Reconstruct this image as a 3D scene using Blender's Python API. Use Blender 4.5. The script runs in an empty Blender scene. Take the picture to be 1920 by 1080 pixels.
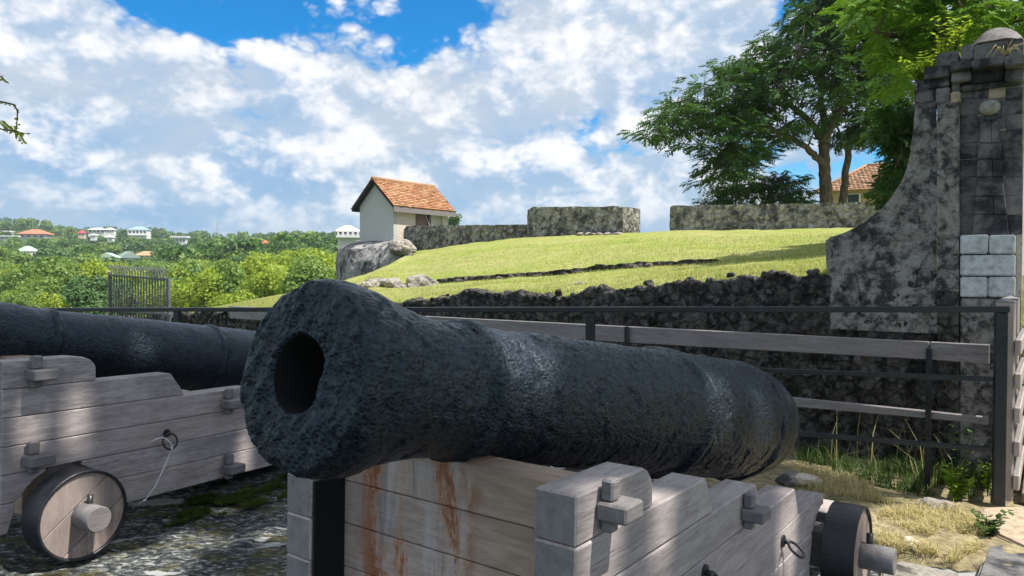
import bpy, bmesh, math, random
import numpy as np
from mathutils import Matrix, Vector

R = math.radians
SC = bpy.context.scene
COL = SC.collection
rng = np.random.default_rng(7)
random.seed(7)

# ------------------------------------------------------------------ camera
F_PX, HORIZON, CAM_H = 1350.0, 510.0, 1.42
PITCH = math.atan((540 - HORIZON) / F_PX)
cam = bpy.data.cameras.new('camera')
cam.sensor_width = 36.0
cam.lens = 36.0 * F_PX / 1920.0
cam.clip_start, cam.clip_end = 0.02, 9000
cam_o = bpy.data.objects.new('camera', cam)
cam_o.location = (0, 0, CAM_H)
cam_o.rotation_euler = (R(90) - PITCH, 0, 0)
COL.objects.link(cam_o)
SC.camera = cam_o

# ------------------------------------------------------------------ sun, sky, exposure
SUN = np.array([0.47, -0.17, 0.866]); SUN /= np.linalg.norm(SUN)
sun = bpy.data.lights.new('sun', 'SUN')
sun.energy, sun.angle, sun.color = 4.1, R(0.53), (1.0, 0.94, 0.85)
sun_o = bpy.data.objects.new('sun', sun)
sun_o.rotation_euler = Vector(SUN).to_track_quat('Z', 'Y').to_euler()
sun_o.location = (6, -3, 14)
COL.objects.link(sun_o)
SC.view_settings.view_transform = 'Standard'
SC.view_settings.look = 'None'
SC.view_settings.gamma = 1
SC.view_settings.use_curve_mapping = False
SC.view_settings.exposure = 0.82
SC.cycles.use_denoising = True
SC.cycles.max_bounces = 6
SC.cycles.diffuse_bounces = 3
SC.cycles.transparent_max_bounces = 4


def pray(px, py):
    fw = np.array([0, math.cos(PITCH), -math.sin(PITCH)])
    up = np.array([0, math.sin(PITCH), math.cos(PITCH)])
    return np.array([1., 0, 0]) * (px - 960) / F_PX + up * (540 - py) / F_PX + fw


EYE = np.array([0, 0, CAM_H])


def at(px, py, Y):
    """world point at depth Y (world y) seen at photo pixel"""
    d = pray(px, py)
    return EYE + d * (Y / d[1])


# ---- world with clouds
class NT:
    def __init__(s, tree):
        s.t = tree

    def n(s, typ, **kw):
        nd = s.t.nodes.new(typ)
        for k, v in kw.items():
            if k.startswith('i_'):
                key = k[2:]
                nd.inputs[int(key) if key.isdigit() else key].default_value = v
            else:
                setattr(nd, k, v)
        return nd

    def link(s, a, b):
        s.t.links.new(a, b)

    def _in(s, sock, v):
        if hasattr(v, 'links') or isinstance(v, bpy.types.NodeSocket):
            s.t.links.new(v, sock)
        else:
            sock.default_value = v

    def math(s, op, a, b=0.0, c=None, clamp=False):
        nd = s.t.nodes.new('ShaderNodeMath')
        nd.operation = op
        nd.use_clamp = clamp
        s._in(nd.inputs[0], a)
        s._in(nd.inputs[1], b)
        if c is not None:
            s._in(nd.inputs[2], c)
        return nd.outputs[0]

    def vmath(s, op, a, b=(0, 0, 0), out=0):
        nd = s.t.nodes.new('ShaderNodeVectorMath')
        nd.operation = op
        s._in(nd.inputs[0], a)
        s._in(nd.inputs[1], b)
        return nd.outputs[out]

    def noise(s, vec, scale, detail=4, rough=.55, dist=0.0, lac=2.0):
        nd = s.t.nodes.new('ShaderNodeTexNoise')
        if vec is not None:
            s.link(vec, nd.inputs['Vector'])
        nd.inputs['Scale'].default_value = scale
        nd.inputs['Detail'].default_value = detail
        nd.inputs['Roughness'].default_value = rough
        nd.inputs['Distortion'].default_value = dist
        nd.inputs['Lacunarity'].default_value = lac
        return nd.outputs['Fac']

    def voro(s, vec, scale, feature='F1', out='Distance', rand=1.0):
        nd = s.t.nodes.new('ShaderNodeTexVoronoi')
        nd.feature = feature
        if vec is not None:
            s.link(vec, nd.inputs['Vector'])
        nd.inputs['Scale'].default_value = scale
        nd.inputs['Randomness'].default_value = rand
        return nd.outputs[out]

    def ramp(s, fac, stops, interp='LINEAR'):
        nd = s.t.nodes.new('ShaderNodeValToRGB')
        el = nd.color_ramp.elements
        nd.color_ramp.interpolation = interp
        while len(el) < len(stops):
            el.new(.5)
        for e, (p, c) in zip(el, stops):
            e.position = p
            e.color = (c[0], c[1], c[2], 1) if not isinstance(c, (int, float)) else (c, c, c, 1)
        s.link(fac, nd.inputs[0])
        return nd.outputs[0]

    def smooth(s, v, a, b, lo=0.0, hi=1.0):
        nd = s.t.nodes.new('ShaderNodeMapRange')
        nd.interpolation_type = 'SMOOTHSTEP'
        s._in(nd.inputs[0], v)
        nd.inputs[1].default_value, nd.inputs[2].default_value = a, b
        nd.inputs[3].default_value, nd.inputs[4].default_value = lo, hi
        return nd.outputs[0]

    def mix(s, fac, a, b, mode='MIX'):
        nd = s.t.nodes.new('ShaderNodeMix')
        nd.data_type = 'RGBA'
        nd.blend_type = mode
        s._in(nd.inputs[0], fac)
        for sock, v in ((nd.inputs[6], a), (nd.inputs[7], b)):
            if isinstance(v, (tuple, list)):
                sock.default_value = (v[0], v[1], v[2], 1)
            else:
                s.link(v, sock)
        return nd.outputs[2]

    def scaled(s, vec, sc, loc=(0, 0, 0), rot=(0, 0, 0)):
        nd = s.t.nodes.new('ShaderNodeMapping')
        s.link(vec, nd.inputs[0])
        nd.inputs['Scale'].default_value = sc
        nd.inputs['Location'].default_value = loc
        nd.inputs['Rotation'].default_value = rot
        return nd.outputs[0]


def make_world():
    w = bpy.data.worlds.new('World')
    SC.world = w
    w.use_nodes = True
    t = w.node_tree
    t.nodes.clear()
    N = NT(t)
    out = N.n('ShaderNodeOutputWorld')
    sky = N.n('ShaderNodeTexSky', sky_type='NISHITA')
    sky.sun_disc = False
    sky.sun_elevation = math.asin(SUN[2])
    sky.sun_rotation = math.atan2(SUN[0], SUN[1])
    sky.air_density, sky.dust_density, sky.ozone_density = 1.0, 0.3, 2.5
    # deeper, more saturated tropical blue
    hs = N.n('ShaderNodeHueSaturation')
    hs.inputs['Saturation'].default_value = 1.8
    hs.inputs['Value'].default_value = 0.95
    N.link(sky.outputs[0], hs.inputs['Color'])
    bg_sky = N.n('ShaderNodeBackground')
    N.link(hs.outputs[0], bg_sky.inputs[0])
    bg_sky.inputs[1].default_value = 0.105
    tc = N.n('ShaderNodeTexCoord')
    D = N.vmath('NORMALIZE', tc.outputs['Generated'])

    def nrm(px, py):
        d = pray(px, py)
        return d / np.linalg.norm(d)
    P = N.scaled(D, (1, 1, 1.45))

    def body(v):
        """puffed cumulus field: soft base plus folded (billowed) octaves"""
        b0 = N.noise(N.scaled(v, (1, 1, 1), (3.1, 1.7, .4)), 4.6, 3, .5, .25)
        r = N.math('MULTIPLY', b0, 1.15)
        for sc_, am in ((8.0, .52), (17.0, .36), (36.0, .22), (76.0, .13)):
            n_ = N.noise(N.scaled(v, (1, 1, 1), (sc_ * .37, 1.1, sc_ * .21)), sc_, 1, .4, .1)
            r = N.math('ADD', r, N.math('MULTIPLY', N.math('ABSOLUTE', N.math('SUBTRACT', n_, .5)), am * 2))
        return r
    big = N.noise(P, 2.6, 4, .5, .2)
    mid = body(P)
    mid2 = body(N.vmath('ADD', P, (.016, -.002, .038)))
    dens = N.math('ADD', N.math('MULTIPLY', big, .8), N.math('MULTIPLY', mid, .78))
    # gaps of clear blue
    cov = 0.0
    holes = [(330, 15, .05, .03, .2), (540, 40, .05, .03, .14), (840, 40, .10, .050, .30), (700, 70, .07, .05, .14), (420, -5, .10, .030, .30), (960, 20, .06, .06, .16),
             (450, 140, .045, .045, .22), (575, 158, .025, .025, .20), (1480, -5, .05, .035, .32), (1700, 285, .06, .05, .2),
             (475, 255, .03, .03, .16), (1640, 330, .08, .05, .2), (185, 110, .03, .02, .12), (780, 215, .03, .02, .12)]
    for px, py, sx, sz, k in holes:
        h = nrm(px, py)
        v = N.vmath('SUBTRACT', D, tuple(h))
        v = N.vmath('MULTIPLY', v, (1 / sx, 1 / sx, 1 / sz))
        d2 = N.vmath('DOT_PRODUCT', v, v, out=1)
        g = N.math('MULTIPLY', N.math('EXPONENT', N.math('MULTIPLY', d2, -.5)), k)
        cov = N.math('ADD', g, cov)
    puffs = [(1200, 60, .15, .06, .22), (130, 70, .13, .06, .16), (880, 170, .12, .03, .12), (620, 90, .04, .04, .08), (100, 330, .4, .1, .08)]
    for px, py, sx, sz, k in puffs:
        h = nrm(px, py)
        v = N.vmath('MULTIPLY', N.vmath('SUBTRACT', D, tuple(h)), (1 / sx, 1 / sx, 1 / sz))
        d2 = N.vmath('DOT_PRODUCT', v, v, out=1)
        cov = N.math('SUBTRACT', cov, N.math('MULTIPLY', N.math('EXPONENT', N.math('MULTIPLY', d2, -.5)), k))
    dens = N.math('SUBTRACT', dens, cov)
    alpha = N.smooth(dens, .69, .87)
    rel = N.math('SUBTRACT', mid, mid2)
    soft = N.noise(N.scaled(P, (1, 1, 1), (9.1, 4.7, 2.4)), 2.9, 5, .52, .3)
    lit = N.math('ADD', N.math('MULTIPLY', rel, 2.9), N.math('ADD', N.math('MULTIPLY', soft, 1.5), N.math('MULTIPLY', mid, .45)))
    lit = N.smooth(lit, .62, 1.98)
    sep = N.n('ShaderNodeSeparateXYZ')
    N.link(D, sep.inputs[0])
    low = N.smooth(sep.outputs[2], .03, .26)
    shade = N.mix(low, (.27, .48, .74), (.44, .58, .76))
    lit = N.math('MULTIPLY', lit, N.smooth(sep.outputs[2], .02, .13, .22, 1.0))
    under = N.noise(N.scaled(P, (1, 1, 1.3), (2.6, 8.3, 6.1)), 5.5, 6, .55, .3)
    shade = N.mix(N.smooth(under, .40, .66), shade, N.mix(low, (.38, .54, .73), (.60, .67, .76)))
    shade = N.mix(N.smooth(under, .46, .30, 0, .6), shade, N.mix(low, (.20, .42, .72), (.33, .50, .73)))
    ccol = N.mix(lit, shade, (1.06, 1.05, 1.05))
    bg_c = N.n('ShaderNodeBackground')
    N.link(ccol, bg_c.inputs[0])
    bg_c.inputs[1].default_value = 0.585
    mx = N.n('ShaderNodeMixShader')
    N.link(N.math('MULTIPLY', alpha, .95), mx.inputs[0])
    N.link(bg_sky.outputs[0], mx.inputs[1])
    N.link(bg_c.outputs[0], mx.inputs[2])
    N.link(mx.outputs[0], out.inputs[0])


make_world()


# ------------------------------------------------------------------ noise in numpy
_pt = rng.permutation(4096).astype(np.int64)
_gr = rng.normal(size=(4096, 3))
_gr /= np.linalg.norm(_gr, axis=1)[:, None]


def perlin(P):
    P = np.asarray(P, float)
    I = np.floor(P).astype(np.int64)
    Fr = P - I
    u = Fr * Fr * Fr * (Fr * (Fr * 6 - 15) + 10)
    res = 0
    for dx in (0, 1):
        for dy in (0, 1):
            for dz in (0, 1):
                h = _pt[(I[:, 0] + dx) & 4095]
                h = _pt[(h + I[:, 1] + dy) & 4095]
                h = _pt[(h + I[:, 2] + dz) & 4095]
                g = _gr[h]
                d = (g[:, 0] * (Fr[:, 0] - dx) + g[:, 1] * (Fr[:, 1] - dy) + g[:, 2] * (Fr[:, 2] - dz))
                w = (u[:, 0] if dx else 1 - u[:, 0]) * (u[:, 1] if dy else 1 - u[:, 1]) * (u[:, 2] if dz else 1 - u[:, 2])
                res = res + w * d
    return res * 1.6


def fbm(P, sc, octv=4, gain=.5):
    P = np.asarray(P, float) * sc
    a, r = 1., 0
    for k in range(octv):
        r = r + a * perlin(P + 17.3 * k)
        P = P * 2.03
        a *= gain
    return r


def worley(P, sc, jit=.9):
    """distance to nearest and second nearest cell point"""
    P = np.asarray(P, float) * sc
    I = np.floor(P).astype(np.int64)
    f1 = np.full(len(P), 9.)
    f2 = np.full(len(P), 9.)
    idc = np.zeros(len(P), np.int64)
    for dx in (-1, 0, 1):
        for dy in (-1, 0, 1):
            for dz in (-1, 0, 1):
                J = I + np.array([dx, dy, dz])
                h = _pt[J[:, 0] & 4095]
                h = _pt[(h + J[:, 1]) & 4095]
                h = _pt[(h + J[:, 2]) & 4095]
                c = J + .5 + _gr[h] * .5 * jit
                d = np.linalg.norm(P - c, axis=1)
                m = d < f1
                f2 = np.where(m, f1, np.minimum(f2, d))
                idc = np.where(m, h, idc)
                f1 = np.where(m, d, f1)
    return f1, f2, idc


# ------------------------------------------------------------------ object helpers
def tag(o, label, cat, group=None, kind=None):
    if label:
        o['label'] = label
    if cat:
        o['category'] = cat
    if group:
        o['group'] = group
    if kind:
        o['kind'] = kind
    return o


def thing(name, label, cat, loc=(0, 0, 0), mat4=None, rotz=0.0, group=None):
    o = bpy.data.objects.new(name, None)
    COL.objects.link(o)
    o.empty_display_size = .1
    if mat4 is not None:
        o.matrix_world = mat4
    else:
        o.location = tuple(float(v) for v in loc)
        o.rotation_euler = (0, 0, rotz)
    tag(o, label, cat, group)
    return o


def rawmesh(name, V, Fc, smooth=False):
    me = bpy.data.meshes.new(name)
    V = np.asarray(V, float)
    if isinstance(Fc, np.ndarray):
        nf, k = Fc.shape
        me.vertices.add(len(V))
        me.vertices.foreach_set('co', V.ravel())
        me.loops.add(nf * k)
        me.loops.foreach_set('vertex_index', Fc.ravel().astype(np.int32))
        me.polygons.add(nf)
        me.polygons.foreach_set('loop_start', np.arange(0, nf * k, k, dtype=np.int32))
        me.polygons.foreach_set('loop_total', np.full(nf, k, np.int32))
        me.update(calc_edges=True)
    else:
        me.from_pydata([tuple(map(float, v)) for v in V], [], [tuple(map(int, f)) for f in Fc])
    if smooth:
        me.polygons.foreach_set('use_smooth', [True] * len(me.polygons))
    me.update()
    return me


def mk(name, V, Fc, mat, parent=None, smooth=False):
    """one mesh object; V in the parent's local frame"""
    me = rawmesh(name, V, Fc, smooth)
    me.materials.append(mat)
    return mko(name, me, parent)


def mko(name, me, parent=None):
    o = bpy.data.objects.new(name, me)
    COL.objects.link(o)
    if parent is not None:
        o.parent = parent
    return o


def struct(name, V, Fc, mat, smooth=True):
    o = mk(name, V, Fc, mat, None, smooth)
    o['kind'] = 'structure'
    return o


class MB:
    """collects shapes of ONE part"""
    def __init__(s):
        s.V, s.F = [], []

    def add(s, V, Fc):
        b = len(s.V)
        s.V += [tuple(v) for v in V]
        s.F += [tuple(i + b for i in f) for f in Fc]
        return s

    def box(s, x0, x1, y0, y1, z0, z1):
        V = [(x, y, z) for x in (x0, x1) for y in (y0, y1) for z in (z0, z1)]
        return s.add(V, [(0, 1, 3, 2), (4, 6, 7, 5), (0, 4, 5, 1), (2, 3, 7, 6), (0, 2, 6, 4), (1, 5, 7, 3)])

    def beam(s, p, q, w, h, up=(0, 0, 1)):
        p, q = np.array(p, float), np.array(q, float)
        d = q - p
        d /= np.linalg.norm(d)
        a = np.cross(d, up); a /= np.linalg.norm(a)
        b = np.cross(a, d)
        V = []
        for e in (p, q):
            for sa, sb in ((-1, -1), (1, -1), (1, 1), (-1, 1)):
                V.append(e + a * sa * w / 2 + b * sb * h / 2)
        return s.add(V, [(0, 1, 2, 3), (7, 6, 5, 4), (0, 4, 5, 1), (1, 5, 6, 2), (2, 6, 7, 3), (3, 7, 4, 0)])

    def tube(s, pts, rad, n=8, cap=True):
        pts = [np.array(p, float) for p in pts]
        if not hasattr(rad, '__len__'):
            rad = [rad] * len(pts)
        rings = []
        ref = np.array([.3, .2, 1.])
        for i, p in enumerate(pts):
            d = pts[min(i + 1, len(pts) - 1)] - pts[max(i - 1, 0)]
            d = d / (np.linalg.norm(d) + 1e-9)
            a = np.cross(d, ref)
            if np.linalg.norm(a) < .05:
                a = np.cross(d, (1, 0, 0))
            a /= np.linalg.norm(a)
            b = np.cross(d, a)
            rings.append([p + rad[i] * (a * math.cos(k * 2 * math.pi / n) + b * math.sin(k * 2 * math.pi / n)) for k in range(n)])
        V = [v for r in rings for v in r]
        Fc = []
        for i in range(len(pts) - 1):
            for k in range(n):
                Fc.append((i * n + k, i * n + (k + 1) % n, (i + 1) * n + (k + 1) % n, (i + 1) * n + k))
        if cap:
            Fc.append(tuple(range(n))[::-1])
            Fc.append(tuple((len(pts) - 1) * n + k for k in range(n)))
        return s.add(V, Fc)

    def build(s, name, mat, parent=None, smooth=False, bevel=0, seg=1):
        me = bpy.data.meshes.new(name)
        bm = bmesh.new()
        vs = [bm.verts.new(tuple(map(float, v))) for v in s.V]
        for f in s.F:
            try:
                bm.faces.new([vs[i] for i in f])
            except ValueError:
                pass
        bmesh.ops.recalc_face_normals(bm, faces=bm.faces)
        if bevel:
            ed = [e for e in bm.edges if len(e.link_faces) == 2 and e.calc_face_angle(0) > .5]
            bmesh.ops.bevel(bm, geom=ed, offset=bevel, segments=seg, affect='EDGES', clamp_overlap=True)
        bm.to_mesh(me)
        bm.free()
        if smooth:
            me.polygons.foreach_set('use_smooth', [True] * len(me.polygons))
        me.materials.append(mat)
        return mko(name, me, parent)


def prism(poly, b0, b1, axis='y'):
    """extrude a polygon drawn in (a, h) from b0 to b1; local frame (a, b, h)"""
    n = len(poly)
    V = [(a, b0, h) for a, h in poly] + [(a, b1, h) for a, h in poly]
    Fc = [tuple(range(n)), tuple(range(2 * n - 1, n - 1, -1))]
    for i in range(n):
        j = (i + 1) % n
        Fc.append((i, i + n, j + n, j))
    return V, Fc


class Frame:
    """local axes A (along), B (across), C (up) at O, with the pixel ray helper"""
    def __init__(s, O, A, B, C):
        s.O, s.A, s.B, s.C = [np.array(v, float) for v in (O, A, B, C)]

    @property
    def m(s):
        M = Matrix.Identity(4)
        for i in range(3):
            M[i][0], M[i][1], M[i][2], M[i][3] = s.A[i], s.B[i], s.C[i], s.O[i]
        return M

    def hit(s, px, py, b=0.0):
        d = pray(px, py)
        k = ((s.O - EYE) @ s.B + b) / (d @ s.B)
        P = EYE + d * k - s.O
        return P @ s.A, P @ s.C

    def loc(s, P):
        P = np.asarray(P, float) - s.O
        return np.stack([P @ s.A, P @ s.B, P @ s.C], -1)

    def w(s, a, b, c):
        return s.O + s.A * a + s.B * b + s.C * c


def grid_faces(nr, nc, wrap=False):
    i = np.arange(nr - 1)[:, None] * nc
    if wrap:
        c = np.arange(nc)
        c2 = (c + 1) % nc
    else:
        c = np.arange(nc - 1)
        c2 = c + 1
    q = np.stack([i + c, i + c2, i + nc + c2, i + nc + c], -1)
    return q.reshape(-1, 4)


# ------------------------------------------------------------------ materials
def newmat(name, rough=.8, spec=.3):
    m = bpy.data.materials.new(name)
    m.use_nodes = True
    t = m.node_tree
    b = t.nodes['Principled BSDF']
    b.inputs['Roughness'].default_value = rough
    b.inputs['Specular IOR Level'].default_value = spec
    N = NT(t)
    N.b = b
    tc = N.n('ShaderNodeTexCoord')
    N.obj = tc.outputs['Object']
    N.geo = N.n('ShaderNodeNewGeometry')
    N.pos = N.geo.outputs['Position']
    N.oi = N.n('ShaderNodeObjectInfo')
    return m, N


def setcol(N, c):
    if isinstance(c, (tuple, list)):
        N.b.inputs['Base Color'].default_value = (c[0], c[1], c[2], 1)
    else:
        N.link(c, N.b.inputs['Base Color'])


def bump(N, h, strength=.5, dist=.01):
    nd = N.n('ShaderNodeBump')
    nd.inputs['Strength'].default_value = strength
    nd.inputs['Distance'].default_value = dist
    N.link(h, nd.inputs['Height'])
    N.link(nd.outputs[0], N.b.inputs['Normal'])


def wood_mat(name, axis, light=(.58, .525, .515), dark=(.19, .165, .17), rough=.60, stain=False, scale=1.0):
    m, N = newmat(name, rough, .35)
    # per-object shift keeps boards from repeating
    sh = N.n('ShaderNodeCombineXYZ')
    N.link(N.math('MULTIPLY', N.oi.outputs['Random'], 13.7), sh.inputs[0])
    N.link(N.math('MULTIPLY', N.oi.outputs['Random'], 7.1), sh.inputs[2])
    v = N.vmath('ADD', N.obj, sh.outputs[0])
    st = {'x': (1.2, 9, 9), 'y': (9, 1.2, 9), 'z': (9, 9, 1.2)}[axis]
    st = tuple(q * scale for q in st)
    g = N.noise(N.scaled(v, st), 3.0, 6, .62, .6)
    gf = N.noise(N.scaled(v, tuple(q * 4 for q in st)), 4.0, 5, .7, .3)
    blot = N.noise(v, 2.6, 4, .55)
    c = N.ramp(g, [(.25, dark), (.47, tuple((a + b) / 2 for a, b in zip(light, dark))), (.70, light)])
    c = N.mix(N.smooth(gf, .46, .62, 0, .45), c, tuple(q * .62 for q in dark))
    c = N.mix(N.smooth(blot, .5, .72, 0, .55), c, tuple(q * 1.12 for q in light))
    c = N.mix(N.smooth(N.oi.outputs['Random'], 0, 1, 0, .55), c, (light[0] * .70, light[1] * .65, light[2] * .64))
    wv = N.noise(N.scaled(v, (1.3, 1.3, .5)), 1.4, 3, .5)
    c = N.mix(N.smooth(wv, .50, .70, 0, .35), c, (.20, .195, .20))
    ck = N.noise(N.scaled(v, tuple(q * (.55 if q < 5 * scale else 5.5) for q in st)), 2.0, 2, .5, .15)
    ckm = N.noise(v, 3.0, 2, .5)
    c = N.mix(N.math('MULTIPLY', N.smooth(N.math('ABSOLUTE', N.math('SUBTRACT', ck, .5)), .012, .0, 0, .85), N.smooth(ckm, .48, .58)), c, tuple(q * .3 for q in dark))
    tn = N.n('ShaderNodeTexCoord').outputs['Normal']
    sn = N.n('ShaderNodeSeparateXYZ')
    N.link(tn, sn.inputs[0])
    endg = N.smooth(N.math('ABSOLUTE', sn.outputs['xyz'.index(axis)]), .75, .95, 0, .72)
    ends = N.noise(N.scaled(v, (1, 1, 1)), 30, 4, .6)
    c = N.mix(endg, c, N.ramp(ends, [(.3, (.10, .105, .115)), (.7, (.21, .215, .23))]))
    if stain:
        col = N.scaled(N.obj, (1.0, 6.5, .55))
        sx = N.n('ShaderNodeSeparateXYZ')
        N.link(N.obj, sx.inputs[0])
        wob = N.math('MULTIPLY', N.math('SUBTRACT', N.noise(N.obj, 9, 3, .6), .5), .10)
        yy = N.math('ADD', sx.outputs[1], wob)
        band = N.math('MULTIPLY', N.smooth(yy, .33, .42), N.smooth(yy, .84, .72))
        speck = N.noise(N.scaled(N.obj, (1, 14, 9)), 5, 5, .7, .4)
        s1 = N.noise(N.scaled(N.obj, (1, 5.2, 1.1)), 2.4, 5, .62, .5)
        s2 = N.noise(N.scaled(N.obj, (1, 5.5, .8), (2.2, 4.1, .3)), 2.2, 5, .62, .5)
        pale = N.noise(N.scaled(N.obj, (1, 4.8, .7), (7.2, 1.1, 3.3)), 2.3, 4, .6, .4)
        warm = N.smooth(yy, .64, .16, 0, .6)
        c = N.mix(warm, c, N.ramp(g, [(.25, (.22, .145, .085)), (.7, (.52, .39, .26))]))
        c = N.mix(N.math('MULTIPLY', N.smooth(pale, .50, .60, 0, .55), band), c, (.50, .49, .50))
        c = N.mix(N.math('MULTIPLY', N.smooth(s2, .50, .60, 0, .55), band), c, (.14, .135, .14))
        rk = N.math('ADD', s1, N.math('MULTIPLY', N.math('SUBTRACT', speck, .5), .35))
        c = N.mix(N.math('MULTIPLY', N.smooth(rk, .45, .56, 0, .6), band), c, (.46, .25, .12))
        c = N.mix(N.math('MULTIPLY', N.smooth(rk, .525, .61, 0, .85), band), c, (.24, .075, .03))
    setcol(N, c)
    bump(N, N.math('ADD', g, N.math('MULTIPLY', gf, .6)), .35, .006)
    return m


def iron_mat(name, base=(.018, .023, .030), rough=.42, bsc=42, bd=.004):
    m, N = newmat(name, rough, .5)
    n1 = N.noise(N.obj, bsc, 5, .6)
    n2 = N.noise(N.obj, bsc * .22, 4, .6)
    c = N.ramp(n2, [(.3, tuple(q * .65 for q in base)), (.7, tuple(q * 1.6 for q in base))])
    setcol(N, c)
    N.link(N.smooth(n2, .3, .7, rough - .12, rough + .15), N.b.inputs['Roughness'])
    bump(N, n1, .5, bd)
    return m


def paint_mat(name, col, rough=.5, var=.12):
    m, N = newmat(name, rough, .4)
    n = N.noise(N.obj, 9, 5, .6)
    setcol(N, N.mix(N.smooth(n, .35, .7), tuple(q * (1 - var) for q in col), tuple(min(1, q * (1 + var)) for q in col)))
    return m


def stone_mat(name, light, dark, scale=3.0, black=.5, rub=0.0, bd=.02, lichen=None, world=False, rubscale=6):
    """weathered masonry: pale mortar and plaster under black lime crust"""
    m, N = newmat(name, .92, .15)
    v = N.pos if world else N.obj
    a = N.noise(v, scale, 7, .62, .3)
    b = N.noise(v, scale * 5.5, 6, .66, .2)
    c2 = N.noise(N.scaled(v, (1, 1, .45)), scale * .5, 4, .55)
    c = N.ramp(b, [(.28, tuple(q * .55 for q in light)), (.5, light), (.72, tuple(min(1, q * 1.3) for q in light))])
    k = N.math('ADD', N.math('MULTIPLY', a, .65), N.math('MULTIPLY', c2, .35))
    k = N.math('ADD', k, N.math('MULTIPLY', N.math('SUBTRACT', b, .5), .35))
    c = N.mix(N.smooth(k, .55 - .22 * black, .71 - .22 * black), c, N.ramp(b, [(.3, tuple(q * .5 for q in dark)), (.7, tuple(q * 1.5 for q in dark))]))
    if lichen:
        lz = N.noise(v, scale * 2.2, 5, .6)
        c = N.mix(N.smooth(lz, .60, .68, 0, .8), c, lichen)
    h = N.math('ADD', N.math('MULTIPLY', b, .7), a)
    if rub:
        e = N.voro(v, rubscale, 'DISTANCE_TO_EDGE')
        id_ = N.voro(v, rubscale, 'F1', 'Color')
        sx = N.n('ShaderNodeSeparateColor')
        N.link(id_, sx.inputs[0])
        c = N.mix(N.smooth(sx.outputs[0], 0, 1, 0, .45), c, tuple(q * .45 for q in light))
        c = N.mix(N.smooth(e, .12, .02, 0, rub), c, tuple(q * .5 for q in dark))
        h = N.math('ADD', h, N.smooth(e, 0, .16, 0, 1.1))
    setcol(N, c)
    bump(N, h, .9, bd)
    return m


def leaf_mat(name, c1, c2, trans=.35, rough=.5):
    m = bpy.data.materials.new(name)
    m.use_nodes = True
    t = m.node_tree
    N = NT(t)
    b = t.nodes['Principled BSDF']
    b.inputs['Roughness'].default_value = rough
    b.inputs['Specular IOR Level'].default_value = .25
    g = N.n('ShaderNodeNewGeometry')
    oi = N.n('ShaderNodeObjectInfo')
    f = N.math('ADD', N.math('MULTIPLY', g.outputs['Random Per Island'], .6), N.math('MULTIPLY', oi.outputs['Random'], .4))
    c = N.mix(f, c1, c2)
    N.link(c, b.inputs['Base Color'])
    tr = N.n('ShaderNodeBsdfTranslucent')
    N.link(N.mix(.5, c, (c2[0] * 1.5, c2[1] * 1.4, c2[2] * .6)), tr.inputs[0])
    mx = N.n('ShaderNodeMixShader')
    mx.inputs[0].default_value = trans
    out = t.nodes['Material Output']
    N.link(b.outputs[0], mx.inputs[1])
    N.link(tr.outputs[0], mx.inputs[2])
    N.link(mx.outputs[0], out.inputs[0])
    return m


def gun_mat():
    """tarred, deeply pitted iron"""
    m, N = newmat('corroded_gun_iron', .3, .46)
    n2 = N.noise(N.obj, 7, 5, .6)
    n1 = N.noise(N.scaled(N.obj, (1.0, 1.5, 1.5)), 52, 6, .66, .7)
    fl = N.voro(N.scaled(N.obj, (.8, 1.2, 1.2)), 90)
    N.b.inputs['Specular Tint'].default_value = (.68, .84, 1.0, 1)
    crust = N.math('ADD', N.math('MULTIPLY', n1, .7), N.math('MULTIPLY', N.smooth(fl, .05, .7), .3))
    c = N.ramp(crust, [(.38, (.002, .003, .005)), (.52, (.006, .010, .016)), (.66, (.019, .027, .037))])
    c = N.mix(N.smooth(n2, .58, .72, 0, .35), c, (.030, .026, .024))
    setcol(N, c)
    N.link(N.smooth(n1, .3, .7, .42, .27), N.b.inputs['Roughness'])
    bump(N, crust, .85, .0075)
    return m


M = {}
M['plank'] = wood_mat('weathered_plank', 'x')
M['plank_cross'] = wood_mat('weathered_cross_plank', 'y', stain=True, light=(.60, .51, .46), dark=(.26, .205, .18))
M['plank_end'] = wood_mat('weathered_small_timber', 'x', light=(.27, .26, .265), dark=(.12, .115, .12))
M['disc'] = wood_mat('wheel_boards', 'z', light=(.48, .395, .35), dark=(.19, .145, .13))
M['board'] = wood_mat('fence_board', 'x', light=(.34, .325, .33), dark=(.085, .08, .083))
M['pale_board'] = wood_mat('bridge_fence_timber', 'z', light=(.55, .49, .45), dark=(.32, .27, .245))
M['deck'] = wood_mat('bridge_deck', 'x', light=(.34, .25, .21), dark=(.15, .10, .085))
M['gun'] = gun_mat()
M['bore'] = paint_mat('bore_black', (.004, .004, .005), .9)
M['tyre'] = iron_mat('wheel_tyre_iron', (.016, .018, .022), .5, 60, .001)
M['liner'] = paint_mat('flat_black', (.006, .007, .008), .7)
M['rail'] = iron_mat('railing_paint', (.010, .014, .018), .38, 30, .0006)
M['ring'] = iron_mat('ring_iron', (.02, .022, .026), .4, 60, .001)
M['cord'] = paint_mat('white_cord', (.75, .76, .78), .8)
M['pillar'] = stone_mat('pillar_plaster', (.39, .38, .355), (.065, .066, .066), 13.0, .54, 0, .035, (.17, .17, .165))
M['pillar_dark'] = stone_mat('blackened_ashlar', (.19, .185, .185), (.036, .038, .044), 4.2, .56, 0, .010)
M['pillar_mid'] = stone_mat('greyed_ashlar', (.23, .22, .215), (.055, .056, .062), 3.0, .40, 0, .008)
M['boss'] = stone_mat('boss_stone', (.34, .325, .30), (.16, .155, .15), 9, .0, 0, .004)
M['mortar'] = stone_mat('pale_mortar', (.40, .38, .34), (.12, .115, .11), 8, .1, 0, .004)
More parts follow.
